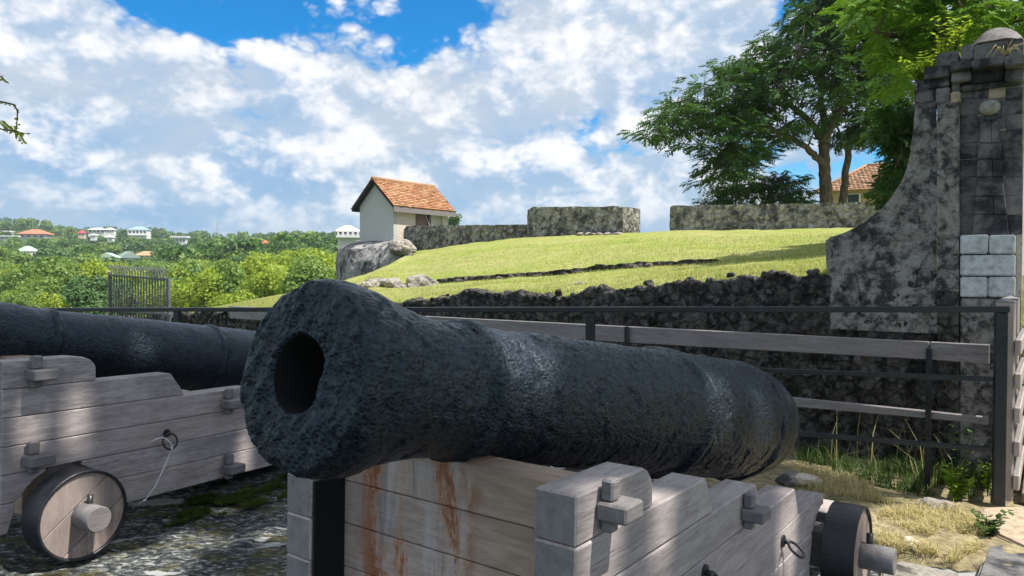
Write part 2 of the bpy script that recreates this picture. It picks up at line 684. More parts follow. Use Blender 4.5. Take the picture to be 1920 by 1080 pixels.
M['tan'] = stone_mat('bare_tan_stone', (.42, .34, .25), (.12, .10, .08), 4, -.4, 0, .004)
M['whiteblock'] = stone_mat('whitewashed_block', (.50, .53, .55), (.20, .21, .22), 4, -.75, 0, .004)
M['moat'] = stone_mat('moat_wall_rubble', (.17, .165, .155), (.020, .021, .022), 15, .62, .30, .03, (.06, .063, .04), True, 9)
M['parapet'] = stone_mat('parapet_rubble', (.44, .42, .385), (.06, .061, .062), 3.6, .55, .15, .05, (.17, .165, .15), True, 4.2)
M['bastion'] = stone_mat('bastion_stone', (.36, .35, .335), (.045, .048, .055), 2.2, .58, 0, .06, (.17, .17, .17), True)
M['rubble'] = stone_mat('dark_rubble', (.17, .16, .145), (.018, .019, .02), 4.6, .66, .1, .03, None, True)
M['palerock'] = stone_mat('pale_rock', (.34, .315, .28), (.06, .058, .055), 4.5, .35, 0, .03, None, True)
M['plaster'] = paint_mat('hut_plaster', (.50, .495, .49), .9, .05)
M['oldplaster'] = stone_mat('hut_patch_plaster', (.62, .56, .46), (.30, .26, .2), 2.0, -.5, 0, .01)
M['white'] = paint_mat('white_wall', (.72, .72, .70), .7, .05)
M['glass'] = paint_mat('dark_window', (.05, .06, .07), .25)
M['fascia'] = wood_mat('fascia_timber', 'y', light=(.44, .35, .30), dark=(.22, .17, .15))
M['shutter'] = wood_mat('shutter_timber', 'z', light=(.26, .19, .17), dark=(.12, .085, .08))
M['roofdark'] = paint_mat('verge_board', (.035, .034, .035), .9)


def tile_mat(name, c1, c2, c3):
    m, N = newmat(name, .85, .2)
    r = N.geo.outputs['Random Per Island']
    c = N.ramp(r, [(0, c1), (.45, c2), (.8, c3), (1, tuple(q * .45 for q in c2))])
    n = N.noise(N.obj, 3, 5, .6)
    c = N.mix(N.smooth(n, .55, .7, 0, .6), c, (.12, .085, .06))
    setcol(N, c)
    return m


M['tile'] = tile_mat('clay_tile', (.33, .145, .08), (.43, .215, .115), (.50, .32, .19))
M['tile_old'] = tile_mat('old_brown_tile', (.26, .15, .095), (.35, .21, .13), (.40, .27, .18))
M['leaf_dark'] = leaf_mat('leaf_dark', (.016, .055, .016), (.075, .160, .040), .27)
M['leaf_mid'] = leaf_mat('leaf_mid', (.040, .105, .018), (.085, .185, .030), .3)
M['leaf_bright'] = leaf_mat('leaf_bright', (.030, .10, .016), (.17, .31, .04), .33)
M['leaf_far'] = leaf_mat('leaf_far', (.10, .19, .04), (.24, .34, .08), .3)
M['leaf_fardark'] = leaf_mat('leaf_far_dark', (.055, .13, .045), (.13, .22, .07), .25)
M['leaf_lime'] = leaf_mat('leaf_lime', (.18, .28, .03), (.36, .45, .06), .35)
M['dry'] = leaf_mat('dry_grass', (.44, .38, .19), (.64, .57, .32), .25, .8)
M['grassblade'] = leaf_mat('grass_blade', (.11, .155, .045), (.40, .415, .15), .3, .7)
M['stalk'] = leaf_mat('grass_stalk', (.08, .11, .035), (.38, .36, .17), .25, .8)
M['weed'] = leaf_mat('weed_leaf', (.035, .085, .022), (.10, .16, .04), .3)
M['moss'] = leaf_mat('moss_leaf', (.025, .055, .008), (.065, .11, .014), .2, .9)


def bark_mat():
    m, N = newmat('bark', .9, .15)
    n = N.noise(N.scaled(N.obj, (4, 4, 1)), 2.5, 6, .6)
    setcol(N, N.ramp(n, [(.3, (.045, .036, .028)), (.7, (.17, .14, .11))]))
    bump(N, n, .6, .03)
    return m


M['bark'] = bark_mat()


def lawn_mat():
    m, N = newmat('lawn', .95, .1)
    a = N.noise(N.pos, .35, 4, .6)
    b = N.noise(N.pos, 7, 6, .7)
    c3 = N.noise(N.scaled(N.pos, (1, 1, 1)), 1.6, 5, .65)
    c = N.ramp(b, [(.28, (.15, .175, .05)), (.5, (.29, .305, .10)), (.72, (.41, .405, .16))])
    c = N.mix(N.smooth(a, .42, .62, 0, .55), c, (.22, .285, .045))
    c = N.mix(N.smooth(c3, .56, .72, 0, .5), c, (.46, .42, .15))
    pt = N.noise(N.pos, .9, 5, .62, .3)
    c = N.mix(N.smooth(pt, .57, .70, 0, .5), c, (.40, .335, .16))
    c = N.mix(N.smooth(pt, .43, .33, 0, .45), c, (.15, .20, .04))
    setcol(N, c)
    bump(N, b, .7, .05)
    return m


M['lawn'] = lawn_mat()


def platform_mat():
    m, N = newmat('platform_stone', .9, .25)
    v = N.pos
    vs = N.scaled(v, (1.0, 1.9, 1), (0, 0, 0), (0, 0, R(-20)))
    a = N.noise(vs, 3.2, 7, .66, .5)
    b = N.noise(vs, 22, 6, .7, .3)
    big = N.noise(v, 1.1, 4, .55)
    c = N.ramp(b, [(.34, (.008, .010, .011)), (.50, (.05, .058, .062)), (.58, (.20, .21, .205)), (.68, (.52, .53, .51))])
    c = N.mix(N.smooth(a, .50, .60, 0, .8), c, N.ramp(b, [(.35, (.03, .034, .012)), (.6, (.13, .12, .05)), (.75, (.38, .35, .24))]))
    # worn lime patches
    w = N.noise(N.scaled(v, (.8, 2.1, 1), (4.2, 1.9, 0), (0, 0, R(-22))), 1.7, 5, .5, .5)
    c = N.mix(N.smooth(w, .635, .655, 0, .9), c, N.mix(b, (.34, .35, .35), (.52, .53, .52)))
    setcol(N, c)
    bump(N, N.math('ADD', b, a), .8, .025)
    return m


M['platform'] = platform_mat()


def soil_mat():
    m, N = newmat('dry_soil', .95, .1)
    b = N.noise(N.pos, 16, 6, .7)
    a = N.noise(N.pos, 1.7, 4, .6)
    c = N.ramp(b, [(.3, (.11, .09, .055)), (.55, (.32, .27, .16)), (.75, (.50, .45, .30))])
    c = N.mix(N.smooth(a, .52, .66, 0, .6), c, (.08, .095, .03))
    setcol(N, c)
    bump(N, b, .7, .03)
    return m


M['soil'] = soil_mat()


def hill_mat():
    m, N = newmat('wooded_ground', .95, .1)
    b = N.noise(N.pos, .06, 6, .7)
    setcol(N, N.ramp(b, [(.3, (.03, .055, .018)), (.6, (.085, .13, .03)), (.8, (.15, .17, .06))]))
    return m


M['hillside'] = hill_mat()

# ------------------------------------------------------------------ the fort's own axes: U along the wall, V away from the guns
U = np.array([.8, -.6, 0.]); Vv = np.array([.6, .8, 0.]); Zv = np.array([0, 0, 1.])
WALL_V = 6.3
FORT = Frame(Vv * WALL_V, U, Vv, Zv)


def fort_pt(px, py, V):
    a, c = FORT.hit(px, py, V - WALL_V)
    return FORT.w(a, V - WALL_V, c)


def interp(x, tab):
    xs, ys = zip(*tab)
    return np.interp(x, xs, ys)


WALL_TOP = [(200, 596), (300, 590), (400, 585), (520, 579), (700, 572), (770, 567), (800, 557), (850, 551), (950, 551), (1000, 553),
            (1050, 549), (1150, 549), (1200, 535), (1300, 522), (1400, 514), (1550, 510), (1700, 512), (2000, 514)]
CREST_Y = [(200, 606), (300, 592), (400, 577), (520, 553), (560, 545), (640, 528), (680, 516), (700, 508), (740, 490), (770, 473),
           (880, 457), (990, 444), (1100, 440), (1195, 436), (1255, 433), (1400, 430), (1570, 427), (2000, 424)]
CREST_V = [(200, 7.6), (400, 8.2), (520, 9.6), (600, 12), (680, 15.5), (740, 21), (770, 25.4), (2000, 25.4)]
STEP_Y = [(680, 533), (830, 531), (960, 522), (1040, 517), (1130, 506), (1200, 501), (1340, 491), (1550, 476), (2000, 466)]
STEP_V = [(680, 11.5), (760, 12.6), (830, 13), (2000, 13)]


def step_h(px):
    return np.interp(px, [800, 850, 1300, 1350], [0, 8, 8, 0])


# ------------------------------------------------------------------ setting: ground
def build_ground():
    # stone gun platform: finely uneven sheet
    nx, ny = 260, 220
    X, Y = np.meshgrid(np.linspace(-6.5, 3.2, nx), np.linspace(-2.5, 6.4, ny))
    P = np.stack([X.ravel(), Y.ravel(), np.zeros(nx * ny)], 1)
    z = .018 * fbm(P * [1, 1.6, 1], 2.2, 5) + .010 * fbm(P, 11, 3)
    vv = P @ Vv
    P[:, 2] = z - .02 - .10 * np.clip((vv - 4.6) / 1.4, 0, 1)
    struct('platform_ground', P, grid_faces(ny, nx), M['platform'])
    # wide base terrain under everything, out past the horizon
    az = np.linspace(0, 2 * math.pi, 96, endpoint=False)
    rad = np.array([0.5, 6, 9, 13, 20, 40, 90, 200, 500, 900, 1600, 2600])
    zz = np.array([-.16, -.17, -.5, -3, -7, -16, -28, -42, -55, -62, -66, -70])
    V = []
    for r, z0 in zip(rad, zz):
        for a in az:
            V.append((r * math.sin(a), r * math.cos(a) + 1, z0))
    struct('base_ground', V, grid_faces(len(rad), len(az), True), M['hillside'])
    # dry soil at the foot of the railing, a low mound above the platform stone
    nx, ny = 150, 110
    X, Y = np.meshgrid(np.linspace(.2, 4.6, nx), np.linspace(2.9, 6.6, ny))
    P = np.stack([X.ravel(), Y.ravel(), np.zeros(nx * ny)], 1)
    u = P @ U; v = P @ Vv
    edge = np.minimum.reduce([(v - 3.72 + .16 * fbm(P, 1.4, 3)) / .35, (u + 2.9) / .3, np.full(len(P), 1.)])
    P[:, 2] = -.12 + .15 * np.clip(edge, -1, 1) + .02 * fbm(P, 3, 4) - .10 * np.clip((v - 4.6) / 1.2, 0, 1)
    struct('soil_verge', P, grid_faces(ny, nx), M['soil'])


def hill_height_grid():
    cols = np.concatenate([np.arange(180, 2060, 8), np.arange(2060, 3300, 40)])
    rows = []
    for px in cols:
        yA = interp(px, WALL_TOP) + 1
        yC, vC = interp(px, CREST_Y), interp(px, CREST_V)
        pts = [(WALL_V + .12, yA + 2), (WALL_V + .4, yA)]
        n1, n2 = 16, 22
        if px >= 690:
            yB, vB, hs = interp(px, STEP_Y), interp(px, STEP_V), step_h(px)
            for t in np.linspace(.06, 1, n1):
                pts.append((WALL_V + .4 + t * (vB - WALL_V - .4), yA + (yB - yA) * t ** .85))
            for t in np.linspace(.0, 1, n2):
                pts.append((vB + .12 + t * (vC - vB - .12), (yB - hs) + (yC - yB + hs) * t ** .92))
        else:
            for t in np.linspace(.03, 1, n1 + n2):
                pts.append((WALL_V + .4 + t * (vC - WALL_V - .4), yA + (yC - yA) * t))
        W = [fort_pt(px, y, v) for v, y in pts]
        foot = W[0].copy(); foot[2] = -.5
        W = [foot] + W
        # behind the crest: level top on the fort side, falling ground on the valley side
        last = W[-1]
        k = np.clip((px - 690) / 80., 0, 1)
        for dv, dz in ((1.2, -.5), (3, -2.5), (7, -6), (14, -11), (40, -22)):
            q = last + Vv * dv
            q[2] = last[2] + dz * (1 - k) - (0 if dv < 30 else 3 * k)
            W.append(q)
        rows.append(W)
    G = np.array(rows)             # cols x rows x 3
    nc, nr = G.shape[:2]
    P = G.reshape(-1, 3).copy()
    v = P @ Vv
    amp = np.clip((v - WALL_V - .3) / 3., 0, 1)
    P[:, 2] += amp * (.035 * fbm(P, .5, 4) + .015 * fbm(P, 2.5, 3))
    struct('grass_hill', P, grid_faces(nc, nr), M['lawn'])
    return G


RIDGE_Y = [(-900, 424), (0, 418), (70, 418), (120, 434), (200, 436), (330, 441), (420, 449), (560, 445), (640, 448), (760, 452), (2800, 455)]
DEPTHS = np.array([22, 45, 70, 110, 170, 260, 420, 650, 950, 1250, 1600])
GY = np.array([820, 690, 640, 592, 552, 518, 484, 451])


def valley_y(px, Y):
    yr = interp(px, RIDGE_Y) + 7
    ys = np.concatenate([GY[:-1], [yr + 13, yr, yr + 14, yr + 30]])
    # the near slope to the right stands higher
    k = np.clip((px - 300) / 200., 0, 1)
    ys = ys - k * np.array([0, 40, 45, 40, 30, 22, 12, 5, 0, 0, 0])
    return np.interp(Y, DEPTHS, ys)


def valley_pt(px, Y):
    return at(px, valley_y(px, Y), Y)


def build_valley():
    pxs = np.arange(-950, 1500, 50)
    Ys = np.exp(np.linspace(math.log(22), math.log(1600), 60))
    P = np.array([valley_pt(p, y) for p in pxs for y in Ys])
    P[:, 2] += .004 * np.repeat([1], len(P)) * P[:, 1] * fbm(P, .012, 3)
    struct('valley_hillside', P, grid_faces(len(pxs), len(Ys)), M['hillside'])


build_ground()
HILL = hill_height_grid()
build_valley()


# ------------------------------------------------------------------ moat wall (rubble, ragged top)
def rubble_disp(P, sc, amp):
    f1, f2, _ = worley(P, sc)
    return amp * np.clip((f2 - f1) * 2.2, 0, 1) + amp * .6 * fbm(P, sc * 1.7, 3)


def build_moat_wall():
    t = thing('moat_wall', 'long dark rubble moat wall with a ragged mossy top behind the railing', 'wall', mat4=FORT.m)
    a0, _ = FORT.hit(215, 560)
    a1, _ = FORT.hit(1760, 560)
    tab = sorted((FORT.hit(px, y)[0], FORT.hit(px, y)[1]) for px, y in WALL_TOP)
    nc, nr = 620, 60
    a = np.linspace(a0, a1, nc)
    Q0 = np.stack([a, a * 0, a * 0], 1)
    top = np.interp(a, *zip(*tab)) + .06 * fbm(Q0, 1.8, 5, .65) + .045 * np.abs(fbm(Q0, 9, 3)) - .02
    rows = []
    for j in range(nr):
        s = j / (nr - 1)
        rows.append(np.stack([a, np.zeros(nc), -.45 + (top + .45) * s], 1))
    P = np.concatenate(rows)
    d = rubble_disp(P, 8, .028) + .05 * fbm(P, 1.2, 3) + .015 * fbm(P, 18, 3)
    P[:, 1] -= d
    # top surface going back
    back = []
    for w, dz in ((.06, .01), (.16, -.005), (.34, -.04), (.55, -.12)):
        q = np.stack([a, np.full(nc, w), top + dz], 1)
        q[:, 2] += .03 * fbm(q, 6, 2)
        back.append(q)
    P = np.concatenate([P] + back)
    mk('rubble_face', P, grid_faces(nr + 4, nc), M['moat'], t, True)
    # loose stones along the broken top
    pr = rock_mesh('coping_stone', 3, 1.0, M['rubble'])
    for k in range(22):
        px = rng.uniform(770, 1540)
        aa, zz = FORT.hit(px, interp(px, WALL_TOP))
        o = mko('coping_stone', pr[k % 3], t)
        s = rng.uniform(.02, .05)
        o.location = (aa, rng.uniform(.0, .22), zz + rng.uniform(-.03, .02))
        o.scale = (s * rng.uniform(.9, 1.5), s, s * rng.uniform(.7, 1.1))
        o.rotation_euler = (rng.uniform(-.4, .4), rng.uniform(-.4, .4), rng.uniform(0, 6))


_rocks = {}


def rock_mesh(name, n, size, mat, sub=3, amp=.35, flat=.8):
    key = (name, n, mat.name)
    if key in _rocks:
        return _rocks[key]
    out = []
    for k in range(n):
        bm = bmesh.new()
        bmesh.ops.create_icosphere(bm, subdivisions=sub, radius=1)
        P = np.array([v.co[:] for v in bm.verts])
        f1, f2, _ = worley(P + 11.7 * k, .9)
        r = 1 + amp * fbm(P + 31.3 * k, .9, 4) - .35 * amp * np.clip(.4 - (f2 - f1), 0, 1)
        Q = P * r[:, None]
        Q[:, 2] *= flat
        for v, q in zip(bm.verts, Q):
            v.co = q * size
        me = bpy.data.meshes.new(name)
        bm.to_mesh(me)
        bm.free()
        me.materials.append(mat)
        out.append(me)
    _rocks[key] = out
    return out


build_moat_wall()


# ------------------------------------------------------------------ gate pillar with scrolled buttress
def panel(parent, name, px0, px1, py0, py1, proud, depth, mat, bevel=.006, jit=0.0, gap=0.0):
    """a squared stone whose front face is where the photo shows it, proud of the wall plane"""
    b = -proud
    c = [FORT.hit(px0 + gap, py0 + gap, b), FORT.hit(px1 - gap, py0 + gap, b), FORT.hit(px1 - gap, py1 - gap, b), FORT.hit(px0 + gap, py1 - gap, b)]
    a0 = (c[0][0] + c[3][0]) / 2; a1 = (c[1][0] + c[2][0]) / 2
    z1 = (c[0][1] + c[1][1]) / 2; z0 = (c[2][1] + c[3][1]) / 2
    d = rng.uniform(-jit, jit)
    mb = MB().box(a0, a1, b + d, b + depth, z0, z1)
    return mb.build(name, mat, parent, bevel=bevel, seg=2)


def build_pillar():
    t = thing('gate_pillar', 'tall weathered stone gate pillar with scrolled buttress and blackened cornice', 'gate pillar', mat4=FORT.m)
    # scrolled buttress: rows from foot to top between a curved left edge and the pilaster
    left = [(900, 1560), (520, 1556), (500, 1550), (447, 1548), (440, 1556), (432, 1582), (422, 1604), (410, 1624), (396, 1643), (380, 1660),
            (360, 1676), (338, 1690), (310, 1701), (280, 1708), (240, 1713), (190, 1716), (148, 1716)]
    ys = np.concatenate([np.linspace(625, 447, 44), np.linspace(445, 380, 34), np.linspace(378, 150, 60)])
    nc = 110
    rows = []
    for y in ys:
        x0 = np.interp(-y, [-q[0] for q in left], [q[1] for q in left])
        a0, _ = FORT.hit(x0, y, -.03)
        a1, _ = FORT.hit(1757, y, -.03)
        _, z = FORT.hit(1740, y, -.03)
        a = np.linspace(a0, a1, nc)
        rows.append(np.stack([a, np.full(nc, -.03), np.full(nc, z)], 1))
    P = np.concatenate(rows)
    d = .016 * fbm(P, 5, 5, .6) + .02 * np.clip(fbm(P, 2.2, 4) - .12, 0, .5) + .009 * fbm(P, 22, 3)
    f1, f2, _ = worley(P, 4.0)
    crack = np.clip(.05 - (f2 - f1), 0, .05) * .5 * (fbm(P, 1.1, 2) > .1)
    P[:, 1] += -d + crack
    nrw = len(ys)
    # return to the back along the curved edge
    first = P.reshape(nrw, nc, 3)[:, 0].copy()
    backs = []
    for w in (.2, .45, .7):
        q = first.copy()
        q[:, 1] = w
        q[:, 2] += .012 * fbm(q, 6, 3)
        backs.append(q)
    G = np.concatenate([np.stack(backs[::-1], 1), P.reshape(nrw, nc, 3)], 1)
    mk('scroll_buttress', G.reshape(-1, 3), grid_faces(nrw, nc + 3), M['pillar'], t, True)
    # pilaster strip
    for ys2, nm, mt in ((np.linspace(905, 546, 64), 'pilaster_foot', M['moat']), (np.linspace(550, 190, 90), 'pilaster', M['pillar'])):
      rows = []
      for y in ys2:
          a0, _ = FORT.hit(1757, y, -.09); a1, _ = FORT.hit(1798, y, -.09)
          _, z = FORT.hit(1778, y, -.09)
          a = np.linspace(a0, a1, 40)
          b = np.full(40, -.09)
          a = np.concatenate([[a[0], a[0]], a, [a[-1], a[-1]]])
          b = np.concatenate([[.2, -.03], b, [-.03, .2]])
          rows.append(np.stack([a, b, np.full(44, z)], 1))
      P = np.concatenate(rows)
      front = P[:, 1] < -.08
      P[:, 1] -= front * (.010 * fbm(P, 7, 5, .65) + .008 * fbm(P, 24, 3))
      mk(nm, P, grid_faces(len(ys2), 44), mt, t, True)
    # core behind the ashlar panel
    a0, _ = FORT.hit(1798, 500, .0); a1, _ = FORT.hit(1916, 500, -.02)
    _, zt = FORT.hit(1850, 118)
    MB().box(a0, a1, .009, .9, -.4, zt).build('core', M['mortar'], t)
    # ashlar courses of the panel, alternately split
    ye = [164, 184, 215, 243, 268, 298, 332, 368, 402, 441]
    for i in range(1, len(ye) - 1):
        cuts = [1800, 1833 + (i % 2) * 12, 1876 + (i % 3) * 9 - 8, 1917]
        for j in range(3):
            mt = M['pillar_mid'] if (i + 2 * j) % 5 in (1,) else M['pillar_dark']
            panel(t, 'ashlar_block', cuts[j], cuts[j + 1], ye[i], ye[i + 1], 0.0, .08, mt, .004, .004, .35)
    for x0, x1, mt in ((1800, 1826, 'pillar_dark'), (1826, 1853, 'pillar_dark'), (1853, 1886, 'tan'), (1886, 1917, 'pillar_dark')):
        panel(t, 'frieze_block', x0, x1, 164, 184, .012, .09, M[mt], .004, .002, .3)
    panel(t, 'string_course', 1800, 1917.5, 152, 163, .06, .12, M['pillar_dark'], .012)
    # obelisk in relief, laid in courses
    for i in range(3, len(ye) - 1):
        y0, y1 = ye[i] - 20 if i == 3 else ye[i], ye[i + 1]
        def xs(y):
            k = (y - 222) / (441 - 222)
            return 1839 - 17 * k, 1870 + 22 * k
        q = []
        for y in (y0, y1):
            l, r_ = xs(y)
            q += [FORT.hit(l, y, -.035), FORT.hit(r_, y, -.035)]
        poly = [q[0], q[1], q[3], q[2]]
        midx = .5 + (.12 if i % 2 else -.1)
        if i in (4, 6, 8):
            pieces = [poly]
        else:
            tm = tuple(np.array(poly[0]) * (1 - midx) + np.array(poly[1]) * midx)
            bm_ = tuple(np.array(poly[3]) * (1 - midx) + np.array(poly[2]) * midx)
            pieces = [[poly[0], tm, bm_, poly[3]], [tm, poly[1], poly[2], bm_]]
        for pc in pieces:
            c = np.mean(pc, 0)
            pc = [tuple(c + (np.array(p) - c) * (1 - .003 / max(.03, np.linalg.norm(np.array(p) - c)))) for p in pc]
            V, Fc = prism(pc, -.035 + rng.uniform(-.003, .003), .02)
            MB().add(V, Fc).build('obelisk_course', M['pillar_dark'], t, bevel=.003)
    # round boss above the obelisk
    a, c = FORT.hit(1855, 200, -.07)
    bm = bmesh.new()
    bmesh.ops.create_uvsphere(bm, u_segments=28, v_segments=18, radius=.066)
    me = bpy.data.meshes.new('round_boss')
    bm.to_mesh(me); bm.free()
    me.materials.append(M['boss'])
    me.polygons.foreach_set('use_smooth', [True] * len(me.polygons))
    o = mko('round_boss', me, t)
    o.location = (a, -.04, c)
    o.scale = (1, .85, .85)
    MB().tube([(a, -.02, c - .095), (a, -.02, c - .045)], [.04, .018], 14).build('boss_neck', M['pillar_mid'], o if False else t, True)
    # whitewashed plinth blocks
    for x0, x1, y0, y1 in ((1800, 1853, 440, 476), (1854, 1903, 440, 476), (1800, 1903, 478, 517), (1800, 1852, 519, 557), (1853, 1903, 519, 557)):
        panel(t, 'plinth_block', x0, x1, y0, y1, .10, .14, M['whiteblock'], .008, .003, .25)
    panel(t, 'plinth_foot', 1799, 1905, 560, 900, .085, .16, M['pillar'], .01)
    # cornice and capping
    for nm, x0, x1, y0, y1, pr, mt in (
            ('cornice_stone', 1714, 1754, 147, 192, .05, 'pillar_dark'), ('cornice_stone', 1731, 1781, 124, 146, .14, 'pillar_dark'),
            ('cornice_stone', 1738, 1780, 146, 163, .09, 'pillar_dark'), ('cornice_stone', 1754, 1781, 164, 193, .10, 'pillar_mid'),
            ('cornice_stone', 1780, 1821, 113, 131, .19, 'pillar_dark'), ('cornice_stone', 1783, 1821, 131, 152, .13, 'pillar_mid'),
            ('cornice_stone', 1782, 1800, 171, 192, .10, 'tan'), ('cornice_stone', 1784, 1800, 152, 171, .07, 'pillar_mid'),
            ('cornice_stone', 1821, 1883, 108, 124, .24, 'pillar_dark'), ('cornice_stone', 1821, 1881, 124, 152, .10, 'pillar_dark'),
            ('cornice_stone', 1883, 1921, 102, 122, .24, 'pillar_dark'), ('cornice_stone', 1883, 1918, 122, 152, .12, 'pillar_dark'),
            ('cap_block', 1756, 1798, 97, 124, .04, 'pillar_dark'), ('cap_block', 1802, 1824, 83, 112, .10, 'pillar_dark'),
            ('cap_block', 1824, 1888, 80, 110, .09, 'pillar_dark'), ('cap_block', 1890, 1919, 72, 104, .10, 'pillar_dark')):
        panel(t, nm, x0, x1, y0, y1, pr, .5 + pr if nm == 'cap_block' else .3 + pr, M[mt], .007, .003, .25)
    # domed cap
    a0, z0 = FORT.hit(1812, 86, .1); a1, _ = FORT.hit(1925, 86, .1)
    _, z1 = FORT.hit(1866, 52, .25)
    nr, nc = 12, 40
    P = []
    for i in range(nr):
        s = i / (nr - 1)
        rr = (1 - s) ** .85
        for k in range(nc):
            th = 2 * math.pi * k / nc
            ex = .75
            cx = math.copysign(abs(math.cos(th)) ** ex, math.cos(th)); sy = math.copysign(abs(math.sin(th)) ** ex, math.sin(th))
            P.append(((a0 + a1) / 2 + cx * rr * (a1 - a0) / 2, .34 + sy * rr * .36, z0 - .02 + (z1 - z0 + .02) * math.sin(s * math.pi / 2) ** .9))
    P = np.array(P)
    P += .006 * np.stack([fbm(P, 14, 3), fbm(P + 9, 14, 3), fbm(P + 5, 14, 3)], 1)
    mk('domed_cap', P, grid_faces(nr, nc, True), M['pillar_mid'], t, True)


build_pillar()


# ------------------------------------------------------------------ parapet walls on the crest
def rubble_block(parent, name, px0, px1, top, bot, V, thick, mat, rag=.03):
    """stone wall section: front face at V, ends and top real"""
    b = V - WALL_V
    a0, _ = FORT.hit(px0, 430, b); a1, _ = FORT.hit(px1, 430, b)
    n = max(30, int((a1 - a0) * 16))
    px = np.linspace(px0, px1, n)
    A = np.array([FORT.hit(p, 430, b)[0] for p in px])
    zt = np.array([FORT.hit(p, interp(p, top), b)[1] for p in px])
    zb = np.array([FORT.hit(p, interp(p, bot), b)[1] for p in px]) - .25
    zt = zt + rag * fbm(np.stack([A, A * 0, A * 0], 1), 1.6, 4)
    nr = 26
    prof = [(b, s) for s in np.linspace(0, 1, nr)] + [(b + thick * .5, 1.0), (b + thick, 1.0), (b + thick, 0.0)]
    rows = []
    for bb, s in prof:
        rows.append(np.stack([A, np.full(n, bb), zb + (zt - zb) * s], 1))
    P = np.concatenate(rows)
    f1, f2, _ = worley(P + [0, 0, 3], 3.6)
    d = .05 * np.clip((f2 - f1) * 2, 0, 1) + .03 * fbm(P, 5, 3)
    fr = np.arange(len(P)) < nr * n
    P[:, 1] -= d * fr
    P[:, 2] += (~fr) * .03 * fbm(P, 2.5, 3)
    Fq = list(map(tuple, grid_faces(len(prof), n)))
    # end caps
    for c in (0, n - 1):
        Fq.append(tuple(r * n + c for r in (range(len(prof)) if c == 0 else range(len(prof) - 1, -1, -1))))
    return mk(name, P, Fq, mat, parent, False)


def build_parapets():
    V = 25.6
    t = thing('low_parapet', 'low dark rubble parapet running from the tiled hut to the tall block', 'wall', mat4=FORT.m)
    rubble_block(t, 'masonry', 757, 992, [(757, 430), (764, 423), (990, 421)], [(757, 474), (880, 459), (992, 446)], V + .1, 1.2, M['parapet'])
    t = thing('parapet_block', 'tall grey rubble parapet block with a pale squared end on the crest', 'wall', mat4=FORT.m)
    rubble_block(t, 'masonry', 989, 1168, [(989, 394), (1000, 388), (1168, 387)], [(989, 446), (1168, 439)], V - .1, 1.5, M['parapet'])
    pr = rock_mesh('fallen_stone', 4, 1, M['palerock'], 2)
    for k, px in enumerate((1088, 1102, 1112, 1124, 1140, 1152, 1160)):
        o = mko('fallen_stone', pr[k % 4], t)
        a, c = FORT.hit(px, 439, V - WALL_V - .45)
        o.location = (a, V - WALL_V - .45, c)
        s = rng.uniform(.10, .2)
        o.scale = (s * 1.4, s, s * .7)
        o.rotation_euler = (0, 0, rng.uniform(0, 6))
    t = thing('long_parapet', 'long straight grey rubble parapet below the big spreading tree', 'wall', mat4=FORT.m)
    rubble_block(t, 'masonry', 1256, 2400, [(1256, 388), (1262, 385), (1450, 383), (1690, 378), (2600, 366)], [(1256, 434), (1690, 426), (2600, 424)], V, 1.0, M['parapet'])
    # bastion foot under the hut
    prof = [(27.0, 450, 676, 770), (25.3, 452, 668, 768), (24.7, 457, 650, 770), (24.1, 466, 636, 772), (23.8, 478, 630, 773), (23.65, 492, 629, 768),
            (23.6, 505, 630, 760), (23.55, 522, 632, 750), (23.5, 545, 634, 745)]
    pi = np.linspace(0, len(prof) - 1, 40)
    pr = np.array([[np.interp(q, range(len(prof)), [p[k] for p in prof]) for k in range(4)] for q in pi])
    nc = 60
    P = []
    for v, y, l, r_ in pr:
        for k in range(nc):
            s = k / (nc - 1)
            vv = v + 3.0 * max(0, 1 - s / .18) ** 2
            P.append(FORT.loc(fort_pt(l + (r_ - l) * s, y, vv)))
    P = np.array(P)
    P[:, 1] -= .10 * fbm(P, .8, 4) + .05 * fbm(P, 3, 3)
    P[:, 2] += .05 * fbm(P + 3, .9, 3)
    t = thing('bastion_foot', 'rounded pale stone bastion foot carrying the small tiled hut', 'bastion', mat4=FORT.m)
    mk('masonry', P, grid_faces(40, nc), M['bastion'], t, True)
    # broken masonry lump against the hut's corner
    me = rock_mesh('broken_masonry', 1, 1, M['palerock'], 4, .3)[0]
    o = mko('broken_masonry', me, t)
    a, c = FORT.hit(752, 464, 23.9 - WALL_V)
    o.location = (a, 23.9 - WALL_V, c)
    o.scale = (.62, .6, .5)


build_parapets()


